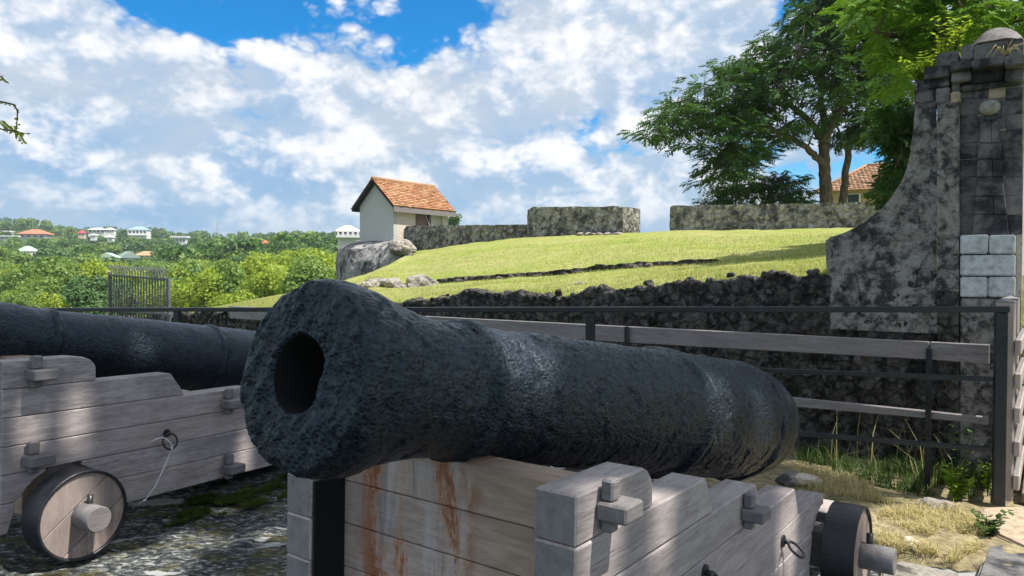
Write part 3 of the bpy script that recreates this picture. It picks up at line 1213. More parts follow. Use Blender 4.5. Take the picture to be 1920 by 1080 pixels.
# ------------------------------------------------------------------ low stone line across the slope, rocks
def build_terrace():
    t = thing('terrace_kerb', 'low broken dark stone line stepping across the grassy slope', 'stone kerb', mat4=FORT.m)
    b = 13.0 - WALL_V
    n, px = 420, np.linspace(822, 1342, 420)
    A = np.array([FORT.hit(p, 510, b)[0] for p in px])
    yb = interp(px, STEP_Y)
    zb = np.array([FORT.hit(p, y + 1.0, b)[1] for p, y in zip(px, yb)])
    hh = np.interp(px, [822, 840, 1200, 1342], [7, 9, 9, 6])
    zt = np.array([FORT.hit(p, y - h, b)[1] for p, y, h in zip(px, yb, hh)])
    Q = np.stack([A, A * 0, A * 0], 1)
    zt = zt + .03 * fbm(Q, 3, 4, .6)
    rows = [np.stack([A, np.full(n, b - .03), zb - .2 + (zt - zb + .2) * s], 1) for s in np.linspace(0, 1, 14)]
    rows += [np.stack([A, np.full(n, b + w), zt - dz], 1) for w, dz in ((.12, .0), (.25, .03), (.4, .12))]
    P = np.concatenate(rows)
    P[:, 1] -= rubble_disp(P, 4.2, .07)
    mk('kerb_face', P, grid_faces(len(rows), n), M['rubble'], t, True)
    pr = rock_mesh('kerb_stone', 4, 1, M['rubble'], 2)
    for k in range(14):
        p = rng.uniform(830, 1335)
        a, c = FORT.hit(p, interp(p, STEP_Y) + rng.uniform(-4, 2), b - .12)
        o = mko('kerb_stone', pr[k % 4], t)
        s = rng.uniform(.04, .12)
        o.location = (a, b - .12, c)
        o.scale = (s * 1.8, s, s * .7)
        o.rotation_euler = (0, 0, rng.uniform(0, 6))
    # boulders lying in the grass left of the kerb
    pr = rock_mesh('boulder', 4, 1, M['palerock'], 3, .4)
    spec = [(790, 523, 11.9, .30, 'rounded pale boulder at the left end of the stone kerb'),
            (700, 527, 11.2, .16, 'low grey rock in the grass nearest the bastion foot'),
            (718, 524, 11.5, .17, 'jagged grey rock between the muzzle and the pale boulder, left one of three'),
            (738, 526, 11.4, .15, 'flat grey rock half sunk in the grass left of the pale boulder'),
            (686, 530, 10.8, .10, 'small dark rock just above the cannon muzzle swell'),
            (1088, 533, 9.6, .085, 'small lone dark rock in the lower grass strip'),
            (1165, 537, 9.0, .05, 'tiny stone lying right of the lone rock in the lower grass')]
    for k, (px_, py_, V, s, lab) in enumerate(spec):
        r = thing('boulder', lab, 'rock', loc=fort_pt(px_, py_ + s * 40, V), group='rocks in the sloping grass')
        o = mko('stone', pr[k % 4], r)
        o.scale = (s * 1.35, s * 1.1, s)
        o.rotation_euler = (0, 0, k * 1.3)
        if k < 4:
            for q in range(3):
                o2 = mko('stone_fragment', pr[(k + q + 1) % 4], r)
                o2.location = (rng.uniform(-1.6, 1.6) * s, rng.uniform(-1, 1) * s, -.2 * s)
                s2 = s * rng.uniform(.3, .55)
                o2.scale = (s2 * 1.3, s2, s2 * .8)


build_terrace()


# ------------------------------------------------------------------ hut on the bastion
def tile_rows(x0, x1, p_eave, p_ridge, rows, cols, lift=.035, sag=.0, trim=None):
    """courses of overlapping tiles on a slope; x along eave; p = (y, z). returns V, F"""
    V, Fc = [], []
    pe, pr_ = np.array(p_eave, float), np.array(p_ridge, float)
    d = (pr_ - pe)
    L = np.linalg.norm(d)
    d /= L
    nrm = np.array([-d[1], d[0]])
    if nrm[1] < 0:
        nrm = -nrm
    rl = L / rows
    for r in range(rows):
        f0, f1 = r / rows, (r + 1) / rows
        xa, xb = (x0, x1) if trim is None else trim(f0)
        w = (x1 - x0) / cols
        nn = max(1, int(round((xb - xa) / w)))
        w = (xb - xa) / nn
        for c in range(nn):
            j = rng.uniform(-.008, .012)
            lo = pe + d * (r * rl - .04 + j) + nrm * (lift + rng.uniform(0, .012))
            hi = pe + d * ((r + 1) * rl + .02) + nrm * .006
            xl, xr = xa + c * w + .004, xa + (c + 1) * w - .004
            b = len(V)
            cr = nrm * lift * .55
            xm = (xl + xr) / 2
            lo0 = pe + d * (r * rl - .04 + j)
            V += [(xl, lo[0], lo[1]), (xm, *(lo + cr)), (xr, lo[0], lo[1]), (xr, hi[0], hi[1]), (xm, *(hi + cr)), (xl, hi[0], hi[1]),
                  (xl, lo0[0], lo0[1]), (xr, lo0[0], lo0[1])]
            Fc += [(b, b + 1, b + 4, b + 5), (b + 1, b + 2, b + 3, b + 4), (b + 6, b + 7, b + 2, b + 1, b)]
    return V, Fc


def build_hut():
    P0 = at(738, 452, 36.0)
    t0 = Frame([P0[0], P0[1], 2.75], Vv, -U, Zv)          # x along the long wall, y across the gable
    t = thing('tiled_hut', 'small plastered hut with orange clay tile roof beside the parapet', 'hut', mat4=t0.m)
    L, W = 4.05, 2.5
    ez = 4.82 - 2.75
    az_ = 5.98 - 2.75
    # gable walls and long walls
    poly = [(0, 0), (W, 0), (W, ez), (W / 2, az_), (0, ez)]
    for nm, x0, x1 in (('gable_wall', 0, .25), ('gable_wall', L - .25, L)):
        V = [(x0, a, h) for a, h in poly] + [(x1, a, h) for a, h in poly]
        n = 5
        Fc = [tuple(range(n))[::-1], tuple(range(n, 2 * n))] + [(i, (i + 1) % n, (i + 1) % n + n, i + n) for i in range(n)]
        MB().add(V, Fc).build(nm, M['plaster'], t)
    # sunny long wall, with opening for shutter and the recessed panel
    MB().box(.252, 1.55, .0, .22, 0, ez).build('long_wall', M['oldplaster'], t)
    MB().box(1.55, 2.72, .002, .22, 0, .98).build('sill_wall', M['oldplaster'], t)
    MB().box(2.72, L - .252, .0, .2, 0, 1.18).build('long_wall', M['oldplaster'], t)
    MB().box(2.95, 3.62, .10, .2, 1.18, ez).build('recessed_panel', M['plaster'], t)
    MB().box(3.62, L - .252, .0, .2, 1.18, ez).build('corner_pier', M['oldplaster'], t)
    MB().box(2.72, 2.95, .0, .2, 1.18, ez).build('corner_pier', M['plaster'], t)
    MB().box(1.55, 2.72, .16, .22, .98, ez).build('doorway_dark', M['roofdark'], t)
    MB().box(.252, L - .252, W - .22, W, 0, ez).build('long_wall', M['plaster'], t)
    sh = MB().box(1.60, 2.42, .02, .08, 1.0, ez - .08).build('shutter', M['shutter'], t)
    for k in range(4):
        MB().box(1.615 + k * .2, 1.805 + k * .2, .006, .018, 1.02, ez - .1).build('slat', M['shutter'], sh)
    MB().beam((1.62, -.01, 1.4), (2.4, -.01, 1.43), .03, .05).build('batten', M['shutter'], sh)
    MB().beam((2.15, -.12, 1.7), (2.62, -.10, .85), .035, .035).build('leaning_stick', M['pale_board'], t)
    # roof: slabs, verge, tiles
    ov, og = .30, .28
    slope = (az_ - ez) / (W / 2)
    e_z = ez - ov * slope + .16
    r_z = az_ + .16
    roof = None
    for side in (0, 1):
        ye = -ov if side == 0 else W + ov
        pe, pr_ = (ye, e_z), (W / 2, r_z)
        V = []
        for x in (-og, L + og):
            V += [(x, pe[0], pe[1]), (x, pr_[0], pr_[1]), (x, pr_[0], pr_[1] - .15), (x, pe[0], pe[1] - .15)]
        Fc = [(0, 1, 2, 3), (4, 7, 6, 5), (0, 4, 5, 1), (1, 5, 6, 2), (2, 6, 7, 3), (3, 7, 4, 0)]
        o = MB().add(V, Fc).build('roof_slope', M['roofdark'], t)
        Vt, Ft = tile_rows(-og - .02, L + og + .02, pe, pr_, 15, 22, .05)
        tl = mk('roof_tiles', Vt, Ft, M['tile'], o)
        tl['kind'] = 'stuff'
        roof = o
    mb = MB()
    mb.tube([(-og, W / 2, r_z + .03), (L + og, W / 2, r_z + .03)], .10, 10)
    mb.build('ridge_tile', M['tile'], t, True)
    MB().box(-og, L + og, -ov - .03, -ov, e_z - .30, e_z - .04).build('fascia_board', M['fascia'], t)
    MB().box(.3, .36, -.06, -.01, ez - .38, ez - .22).build('lamp_bracket', M['white'], t)
    return t


build_hut()


# ------------------------------------------------------------------ houses
def house(name, label, base, w, d, h, rh, rot, wallm, roofm, roof='hip', storeys=1, group=None, wins=4, over=.6, porch=False):
    t = thing(name, label, 'house', loc=base, rotz=rot, group=group)
    MB().box(-w / 2, w / 2, -d / 2, d / 2, -3, h).build('wall', wallm, t)
    o = over
    if roof == 'hip':
        k = max(0, w / 2 - d / 2)
        V = [(-w / 2 - o, -d / 2 - o, h), (w / 2 + o, -d / 2 - o, h), (w / 2 + o, d / 2 + o, h), (-w / 2 - o, d / 2 + o, h), (-k, 0, h + rh), (k, 0, h + rh),
             (-w / 2 - o, -d / 2 - o, h - .25), (w / 2 + o, -d / 2 - o, h - .25), (w / 2 + o, d / 2 + o, h - .25), (-w / 2 - o, d / 2 + o, h - .25)]
        Fc = [(0, 1, 5, 4), (1, 2, 5), (2, 3, 4, 5), (3, 0, 4), (0, 6, 7, 1), (1, 7, 8, 2), (2, 8, 9, 3), (3, 9, 6, 0), (9, 8, 7, 6)]
    elif roof == 'gable':
        V = [(-w / 2 - o, -d / 2 - o, h), (w / 2 + o, -d / 2 - o, h), (w / 2 + o, d / 2 + o, h), (-w / 2 - o, d / 2 + o, h), (0, -d / 2 - o, h + rh), (0, d / 2 + o, h + rh)]
        Fc = [(0, 4, 5, 3), (4, 1, 2, 5), (0, 1, 4), (3, 5, 2), (3, 2, 1, 0)]
    else:
        V, Fc = [], []
        mb = MB().box(-w / 2 - o, w / 2 + o, -d / 2 - o, d / 2 + o, h, h + rh)
        V, Fc = mb.V, mb.F
    MB().add(V, Fc).build('roof', roofm, t)
    sh = h / storeys
    for s in range(storeys):
        for k in range(wins):
            x = -w / 2 + (k + .5) * w / wins
            ww = w / wins * .28
            f = MB().box(x - ww, x + ww, -d / 2 - .06, -d / 2 + .02, s * sh + sh * .25, s * sh + sh * .78).build('window', M['white'], t)
            MB().box(x - ww * .8, x + ww * .8, -d / 2 - .09, -d / 2 - .062, s * sh + sh * .29, s * sh + sh * .74).build('pane', M['glass'], f)
    if porch:
        for k in range(wins + 1):
            x = -w / 2 + k * w / wins
            MB().box(x - .12, x + .12, -d / 2 - 1.6, -d / 2 - 1.36, 0, h).build('porch_post', M['white'], t)
        MB().box(-w / 2 - .4, w / 2 + .4, -d / 2 - 1.9, -d / 2 - .1, -.4, 0).build('porch_deck', M['white'], t)
    return t


M['r_orange'] = paint_mat('orange_roof', (.62, .20, .11), .7)
M['r_pink'] = paint_mat('crimson_roof', (.55, .07, .10), .6)
M['r_white'] = paint_mat('white_roof', (.78, .78, .76), .6, .04)
M['r_mint'] = paint_mat('mint_roof', (.45, .58, .48), .6)
M['r_green'] = paint_mat('grey_green_roof', (.24, .32, .28), .6)
M['r_tan'] = paint_mat('tan_roof', (.48, .30, .17), .8)
M['r_blue'] = paint_mat('pale_blue_roof', (.30, .50, .66), .6)
M['w_cream'] = paint_mat('cream_wall', (.62, .55, .42), .8)
M['w_yellow'] = paint_mat('ochre_wall', (.36, .295, .18), .85)
M['w_grey'] = paint_mat('grey_wall', (.42, .45, .48), .8)


def build_houses():
    def H(px, py, Y, wpx, label, **kw):
        """base of the wall at pixel (px, py)"""
        b = at(px, py, Y)
        w = wpx * Y / F_PX
        d = kw.pop('d', .7) * w
        h = kw.pop('hpx', 9) * Y / F_PX
        rh = kw.pop('rpx', 7) * Y / F_PX
        return house(kw.pop('name', 'hillside_house'), label, b, w, d, h, rh, kw.pop('rot', .15), kw.pop('wall', M['white']), kw.pop('roofm', M['r_white']), **kw)
    far = 600
    g = 'houses on the far hillside'
    H(68, 448, far, 44, 'long house with a wide bright orange hip roof on the far ridge', roofm=M['r_orange'], hpx=9, rpx=9, wall=M['w_grey'], over=1.2, group=g)
    H(10, 440, far, 20, 'low white flat building at the far left edge of the ridge', roof='flat', rpx=2, hpx=5, group=g)
    H(15, 450, far - 60, 30, 'low white house below the flat building at the left edge', roof='flat', rpx=2, hpx=6, wall=M['w_grey'], group=g)
    H(52, 482, 430, 31, 'white two storey house with mint roof among dark trees', roofm=M['r_mint'], hpx=11, rpx=10, storeys=1, wins=5, porch=True, rot=-.3, group=g)
    H(154, 441, far, 11, 'small crimson roofed house on the ridge between trees', roofm=M['r_pink'], hpx=4, rpx=5, wins=2, wall=M['w_cream'], group=g)
    H(185, 438, far, 28, 'broad white roofed villa on the ridge, left of its twin', hpx=7, rpx=4, over=1.0, group=g)
    H(207, 436, far, 16, 'smaller white roofed villa touching the broad one', hpx=5, rpx=4, group=g)
    H(206, 449, far - 40, 13, 'white pavilion with pyramid roof below the villas', hpx=4, rpx=5, wins=2, group=g, d=1.0)
    H(176, 444, far - 40, 9, 'tiny white cabin left of the pavilion', hpx=3, rpx=3, wins=2, group=g, d=1.0)
    H(262, 441, far, 32, 'white balconied villa with pale blue roof on the ridge', roofm=M['r_blue'], hpx=10, rpx=6, wins=5, porch=True, group=g)
    H(338, 455, 520, 24, 'white house with layered flat roofs right of the blue roofed villa', roof='flat', rpx=3, hpx=9, wins=4, group=g, over=1.0)
    H(204, 489, 400, 36, 'white bungalow with pale mint gable just above the iron gate', roofm=M['r_mint'], roof='gable', hpx=6, rpx=9, wins=3, group=g)
    H(240, 487, 410, 38, 'long shed with grey green roof behind the mint bungalow', roofm=M['r_green'], roof='gable', hpx=3, rpx=13, wins=2, rot=.9, d=.5, group=g)
    H(275, 484, 430, 36, 'tan tiled building on bare earth right of the mint bungalow', roofm=M['r_tan'], hpx=5, rpx=8, wall=M['w_cream'], group=g)
    H(498, 460, 330, 22, 'lone orange roofed cottage above the lime green trees', roofm=M['r_orange'], hpx=4, rpx=6, wins=2, rot=-.5, group=g)
    H(413, 467, 330, 10, 'half hidden salmon roof in the trees left of the orange cottage', roofm=M['r_tan'], hpx=2, rpx=3, wins=2, group=g)
    t = H(652, 443, 150, 36, 'big white villa with white hip roof beside the tiled hut', hpx=10, rpx=10, wins=4, rot=.25, porch=True, group=g, over=.5)
    # tiled house behind the right parapet
    b = at(1650, 395, 46)
    t = thing('tiled_house', 'ochre house with old brown tile hip roof behind the two trunks', 'house', loc=b, rotz=-.64)
    w, d, h, rh = 6.0, 4.6, 1.15, 1.75
    MB().box(-w / 2, w / 2, -d / 2, d / 2, -1, h).build('wall', M['w_yellow'], t)
    V = [(-w / 2 - .3, -d / 2 - .3, h), (w / 2 + .3, -d / 2 - .3, h), (w / 2 + .3, d / 2 + .3, h), (-w / 2 - .3, d / 2 + .3, h), (-.8, 0, h + rh), (.8, 0, h + rh)]
    rf = MB().add(V, [(0, 1, 5, 4), (1, 2, 5), (2, 3, 4, 5), (3, 0, 4), (3, 2, 1, 0)]).build('roof', M['tile_old'], t)
    we = w + .6
    V1, F1 = tile_rows(-we / 2, we / 2, (-d / 2 - .3, h), (0, h + rh), 14, 26, .05, trim=lambda f: (-we / 2 + (we / 2 - .8) * f, we / 2 - (we / 2 - .8) * f))
    o = mk('roof_tiles', V1, F1, M['tile_old'], rf); o['kind'] = 'stuff'
    de = d + .6
    V2, F2 = tile_rows(-de / 2, de / 2, (-we / 2, h), (-.8, h + rh), 14, 20, .05, trim=lambda f: (-de / 2 * (1 - f), de / 2 * (1 - f)))
    V2 = [(y, x, z) for x, y, z in V2]
    o = mk('roof_tiles', V2, F2, M['tile_old'], rf); o['kind'] = 'stuff'
    MB().tube([(-w / 2 - .3, -d / 2 - .3, h + .05), (-.8, 0, h + rh + .05)], .09, 8).build('hip_tile', M['tile'], rf, True)
    MB().tube([(-.8, 0, h + rh + .05), (.8, 0, h + rh + .05)], .09, 8).build('ridge_tile', M['tile'], rf, True)
    f = MB().box(-1.5, -.7, -d / 2 - .06, -d / 2 + .02, .2, .95).build('window', M['white'], t)
    MB().box(-1.42, -.78, -d / 2 - .08, -d / 2 - .062, .26, .9).build('pane', M['glass'], f)
    # lattice mast on the ridge
    b = at(408, 446, 560)
    t = thing('lattice_mast', 'thin grey lattice mast rising above the far treeline', 'mast', loc=b)
    mm = paint_mat('mast_grey', (.42, .48, .5), .6)
    hh = 38 * 560 / F_PX
    for sx in (-1, 1):
        for sy in (-1, 1):
            MB().beam((sx * 1.6, sy * 1.6, -5), (sx * .35, sy * .35, hh * .8), .22, .22).build('leg', mm, t)
    for k in range(7):
        z0, z1 = hh * .8 * k / 7, hh * .8 * (k + 1) / 7
        s0, s1 = 1.6 - 1.25 * k / 7, 1.6 - 1.25 * (k + 1) / 7
        MB().beam((-s0, -s0, z0), (s1, -s1, z1), .14, .14).build('brace', mm, t)
    MB().beam((0, 0, hh * .78), (0, 0, hh), .25, .25, (1, 0, 0)).build('antenna', mm, t)


build_houses()


# ------------------------------------------------------------------ gun carriages
def carriage_frame(O, phi, tilt):
    A = np.array([math.sin(phi), math.cos(phi), 0]); B = np.array([-math.cos(phi), math.sin(phi), 0])
    A2 = A * math.cos(tilt) - Zv * math.sin(tilt)
    C2 = Zv * math.cos(tilt) + A * math.sin(tilt)
    return Frame(O, A2, B, C2)


CAR1 = carriage_frame((.132, 1.487, 0), R(36.5), R(1.3))
CAR2 = carriage_frame((-2.415, 3.415, 0), R(29.4), R(1.8))


def plank_runs(a0, a1, top_fn, z0, z1, arches):
    """outlines of one cheek plank, cut by the axle arches"""
    xs = sorted(set(list(np.linspace(a0, a1, 90)) + [q for q, _ in top_fn]))
    runs, cur = [], []
    ta, tz = zip(*top_fn)
    for x in xs:
        up = min(z1, np.interp(x, ta, tz))
        lo = z0
        for ca, ch, rr in arches:
            if abs(x - ca) < rr:
                lo = max(lo, ch + math.sqrt(rr * rr - (x - ca) ** 2))
        if up - lo > .012:
            cur.append((x, lo, up))
        else:
            if len(cur) > 1:
                runs.append(cur)
            cur = []
    if len(cur) > 1:
        runs.append(cur)
    polys = []
    for r in runs:
        lo = [(x, l) for x, l, u_ in r]
        hi = [(x, u_) for x, l, u_ in r][::-1]

        def simp(pl):
            out = [pl[0]]
            for i in range(1, len(pl) - 1):
                p, q, s = np.array(out[-1]), np.array(pl[i]), np.array(pl[i + 1])
                if abs(np.cross(q - p, s - q)) > 2e-5:
                    out.append(pl[i])
            return out + [pl[-1]]
        polys.append(simp(lo) + simp(hi))
    return polys


def truck_wheel(parent, a, h, r, b_in, b_out, hub, hub_r, turn):
    """solid wooden truck: iron tyre, boards, axle end and linchpin"""
    n = 56
    # tyre
    V, Fc = [], []
    ring = [(r, b_in), (r, b_out), (r * .94, b_out + .002), (r * .94, b_in - .002)]
    for i in range(n):
        th = 2 * math.pi * i / n
        for rr, bb in ring:
            V.append((a + rr * math.cos(th), bb, h + rr * math.sin(th)))
    for i in range(n):
        j = (i + 1) % n
        for k in range(4):
            k2 = (k + 1) % 4
            Fc.append((i * 4 + k, i * 4 + k2, j * 4 + k2, j * 4 + k))
    wheel = MB().add(V, Fc).build('wheel', M['tyre'], parent, smooth=False, bevel=.003)
    # boards of the disc
    R2 = r * .938
    cuts = [-R2, -.42 * R2, .30 * R2, R2]
    for k in range(3):
        c0, c1 = cuts[k] + .0016, cuts[k + 1] - .0016
        poly = []
        y0, y1 = c0, c1
        ang = np.linspace(0, 1, 15)
        def chord(y):
            return math.sqrt(max(R2 * R2 - y * y, 0))
        right = [(chord(y0 + (y1 - y0) * s), y0 + (y1 - y0) * s) for s in ang]
        left = [(-x, y) for x, y in right[::-1]]
        pts = right + left
        ct, st = math.cos(turn), math.sin(turn)
        pts2, seen = [], set()
        for x, y in pts:
            q = (round(a + x * ct - y * st, 5), round(h + x * st + y * ct, 5))
            if q not in seen:
                seen.add(q); pts2.append(q)
        Vp, Fp = prism(pts2, b_in - .004, b_out + .010 + .002 * k)
        MB().add(Vp, Fp).build('disc_board', M['disc'], wheel, bevel=.002)
    ax = MB().tube([(a, b_out + .03, h), (a, b_out - hub, h)], hub_r, 32).build('axle_end', M['plank_end'], wheel, bevel=.004)
    for p in ax.data.polygons:
        p.use_smooth = abs(p.normal[1]) < .5
    MB().tube([(a + .012, b_out - .02, h + hub_r + .04), (a + .008, b_out - .022, h + hub_r * .3)], .014, 10).build('linchpin', M['ring'], wheel, True)
    return wheel


def wedge_key(parent, a, h, s, proud=.075):
    """through-bolt key: a flat block with an upright peg"""
    k = MB().box(a - .042 * s, a + .042 * s, -proud * s, .0 - .001, h - .020 * s, h + .020 * s).build('wedge_key', M['plank_end'], parent, bevel=.005 * s)
    MB().box(a - .018 * s - .012 * s, a + .018 * s - .012 * s, -.036 * s, -.006 * s, h + .0205 * s, h + .068 * s).build('peg', M['plank_end'], k, bevel=.005 * s)
    MB().box(a - .016 * s - .012 * s, a + .016 * s - .012 * s, -.034 * s, -.006 * s, h - .048 * s, h - .0205 * s).build('peg', M['plank_end'], k, bevel=.004 * s)
    return k


def eye_ring(parent, a, h, r, tilt_out, th=.0055):
    """eyebolt plate with a hanging ring"""
    e = MB().tube([(a, .0, h), (a, -.028, h)], .009, 12).build('eyebolt', M['ring'], parent, True)
    MB().tube([(a, -.0005, h), (a, -.007, h)], .022, 20).build('bolt_plate', M['ring'], e)
    pts = []
    for i in range(33):
        t = 2 * math.pi * i / 32
        x, z = r * math.sin(t), -r + r * math.cos(t)
        pts.append((a + x, -.024 + z * math.sin(tilt_out), h + z * math.cos(tilt_out)))
    MB().tube(pts, th, 10, False).build('ring', M['ring'], e, True)
    return e


def carriage(fr, label, joints, steps, thick, width, aend, front, wheels, keys, rings, transom):
    t = thing('gun_carriage', label, 'gun carriage', mat4=fr.m, group='wooden truck carriages')
    arches = [(w[0], w[1], w[4]) for w in wheels]
    for side, (b0, b1) in (('near', (0, thick)), ('far', (width - thick, width))):
        for i in range(len(joints) - 1):
            z1, z0 = joints[i], joints[i + 1]
            e0, e1 = steps[i] if i < len(steps) else (aend, aend)
            if i == 0:
                L = [(front, z1)] + [(e0 + (e1 - e0) * math.sin(q), z1 - (z1 - z0) * .55 * (1 - math.cos(q))) for q in np.linspace(0, math.pi / 2, 9)] + [(e1 + 1e-4, z0)]
            else:
                L = [(front, z1), (e0, z1), (e1, z0)]
            for poly in plank_runs(front, e1, L, z0 + .0022, z1, arches):
                V, Fc = prism(poly, b0 + rng.uniform(-.0015, .0015), b1 + rng.uniform(-.001, .001))
                MB().add(V, Fc).build('cheek_plank', M['plank'], t, bevel=.0045)
    # front transom
    ta, tj, tt = transom
    for i in range(len(tj) - 1):
        MB().box(ta + rng.uniform(-.002, .002), ta + tt, thick + .001, width - thick - .001, tj[i + 1] + .0022, tj[i]).build('transom_plank', M['plank_cross'], t, bevel=.004)
    MB().box(front + .006, ta - .002, width - thick - .012, width - thick - .002, joints[-1] + .02, joints[1] - .01).build('black_liner', M['liner'], t, bevel=.002)  # flat black plate over the front of the far cheek's inner face
    # stool bed carrying the breech, axletrees
    zb = joints[4]
    MB().box(1.3, aend - .1, thick + .12, width - thick - .12, zb - .28, zb - .20).build('stool_bed', M['plank'], t, bevel=.005)
    MB().box(1.05, 1.17, thick + .001, width - thick - .001, zb - .30, zb - .12).build('middle_transom', M['plank_cross'], t, bevel=.005)
    for a, h, r, hr, ar, w_in, w_out, hub in wheels:
        MB().box(a - .075, a + .075, -.028, width + .028, h - .07, h + .085).build('axletree', M['plank_end'], t, bevel=.006)
        truck_wheel(t, a, h, r, -w_in, -w_out, hub, hr, R(38) if a < 1 else R(60))
        # far wheel, seen only in part below the carriage
        far = MB()
        far.tube([(a, width + w_in, h), (a, width + w_out, h)], r, 40).build('wheel', M['tyre'], t)
    for a, h, s in keys:
        wedge_key(t, a, h, s)
    for a, h, r, q in rings:
        eye_ring(t, a, h, r, q)
    return t


def keyc(fr, lst, s):
    return [(*fr.hit(px, py, -.035 * s), s) for px, py in lst]


carriage(CAR1, 'greyed timber gun carriage with rust streaked front boards in the foreground', [.953, .842, .727, .607, .483, .36, .24, .15],
         [(.272, .349), (.701, .773), (1.157, 1.225), (1.63, 1.698), (2.096, 2.172), (2.46, 2.5), (2.5, 2.5)], .108, .975, 2.5, -.017,
         [(.30, .215, .215, .055, .19, .04, .17, .12), (2.08, .252, .205, .055, .185, .04, .17, .12)],
         keyc(CAR1, [(1160, 955), (1416, 963)], 1.0),
         [(*CAR1.hit(1467, 1014), .034, .9), (*CAR1.hit(1320, 1072), .03, .2)],
         (.10, [.935, .812, .688, .562, .436, .31, .2], .11))
carriage(CAR2, 'greyed timber gun carriage with a wooden truck wheel at the left', [.995, .858, .72, .582, .446, .31, .165],
         [(.30, .411), (.848, .949), (1.42, 1.50), (1.98, 2.06), (2.5, 2.58), (2.9, 2.95)], .125, 1.10, 2.95, -.037,
         [(.25, .222, .220, .062, .225, .05, .20, .12), (2.45, .275, .21, .062, .2, .05, .20, .12)],
         keyc(CAR2, [(78, 702), (72, 862), (437, 756), (437, 878)], 1.35),
         [(*CAR2.hit(312, 812), .045, .25)],
         (.12, [.985, .85, .715, .58, .445, .31, .2], .13))


# white cord knotted to the left carriage's ring
def build_cord():
    def q(px, py, b):
        a, h = CAR2.hit(px, py, b)
        return CAR2.w(a, b, h)
    ps = [q(283, 829, -.03), q(293, 823, -.035), q(303, 820, -.045), q(314, 824, -.055), q(322, 834, -.06), q(323, 842, -.055), q(318, 852, -.05),
          q(306, 880, -.05), q(292, 910, -.05), q(272, 938, -.05), q(262, 944, -.02), q(247, 953, .03)]
    o = MB().tube(ps, .0035, 6).build('white_cord', M['cord'], None, True)
    tag(o, 'thin white cord tied to the iron ring on the left carriage', 'cord')
    k = rock_mesh('cord_knot', 1, 1, M['cord'], 2, .2)[0]
    for p in ((322, 840, -.055), (271, 938, -.05)):
        kk = mko('knot', k, o)
        kk.location = tuple(q(*p))
        kk.scale = (.008,) * 3


build_cord()


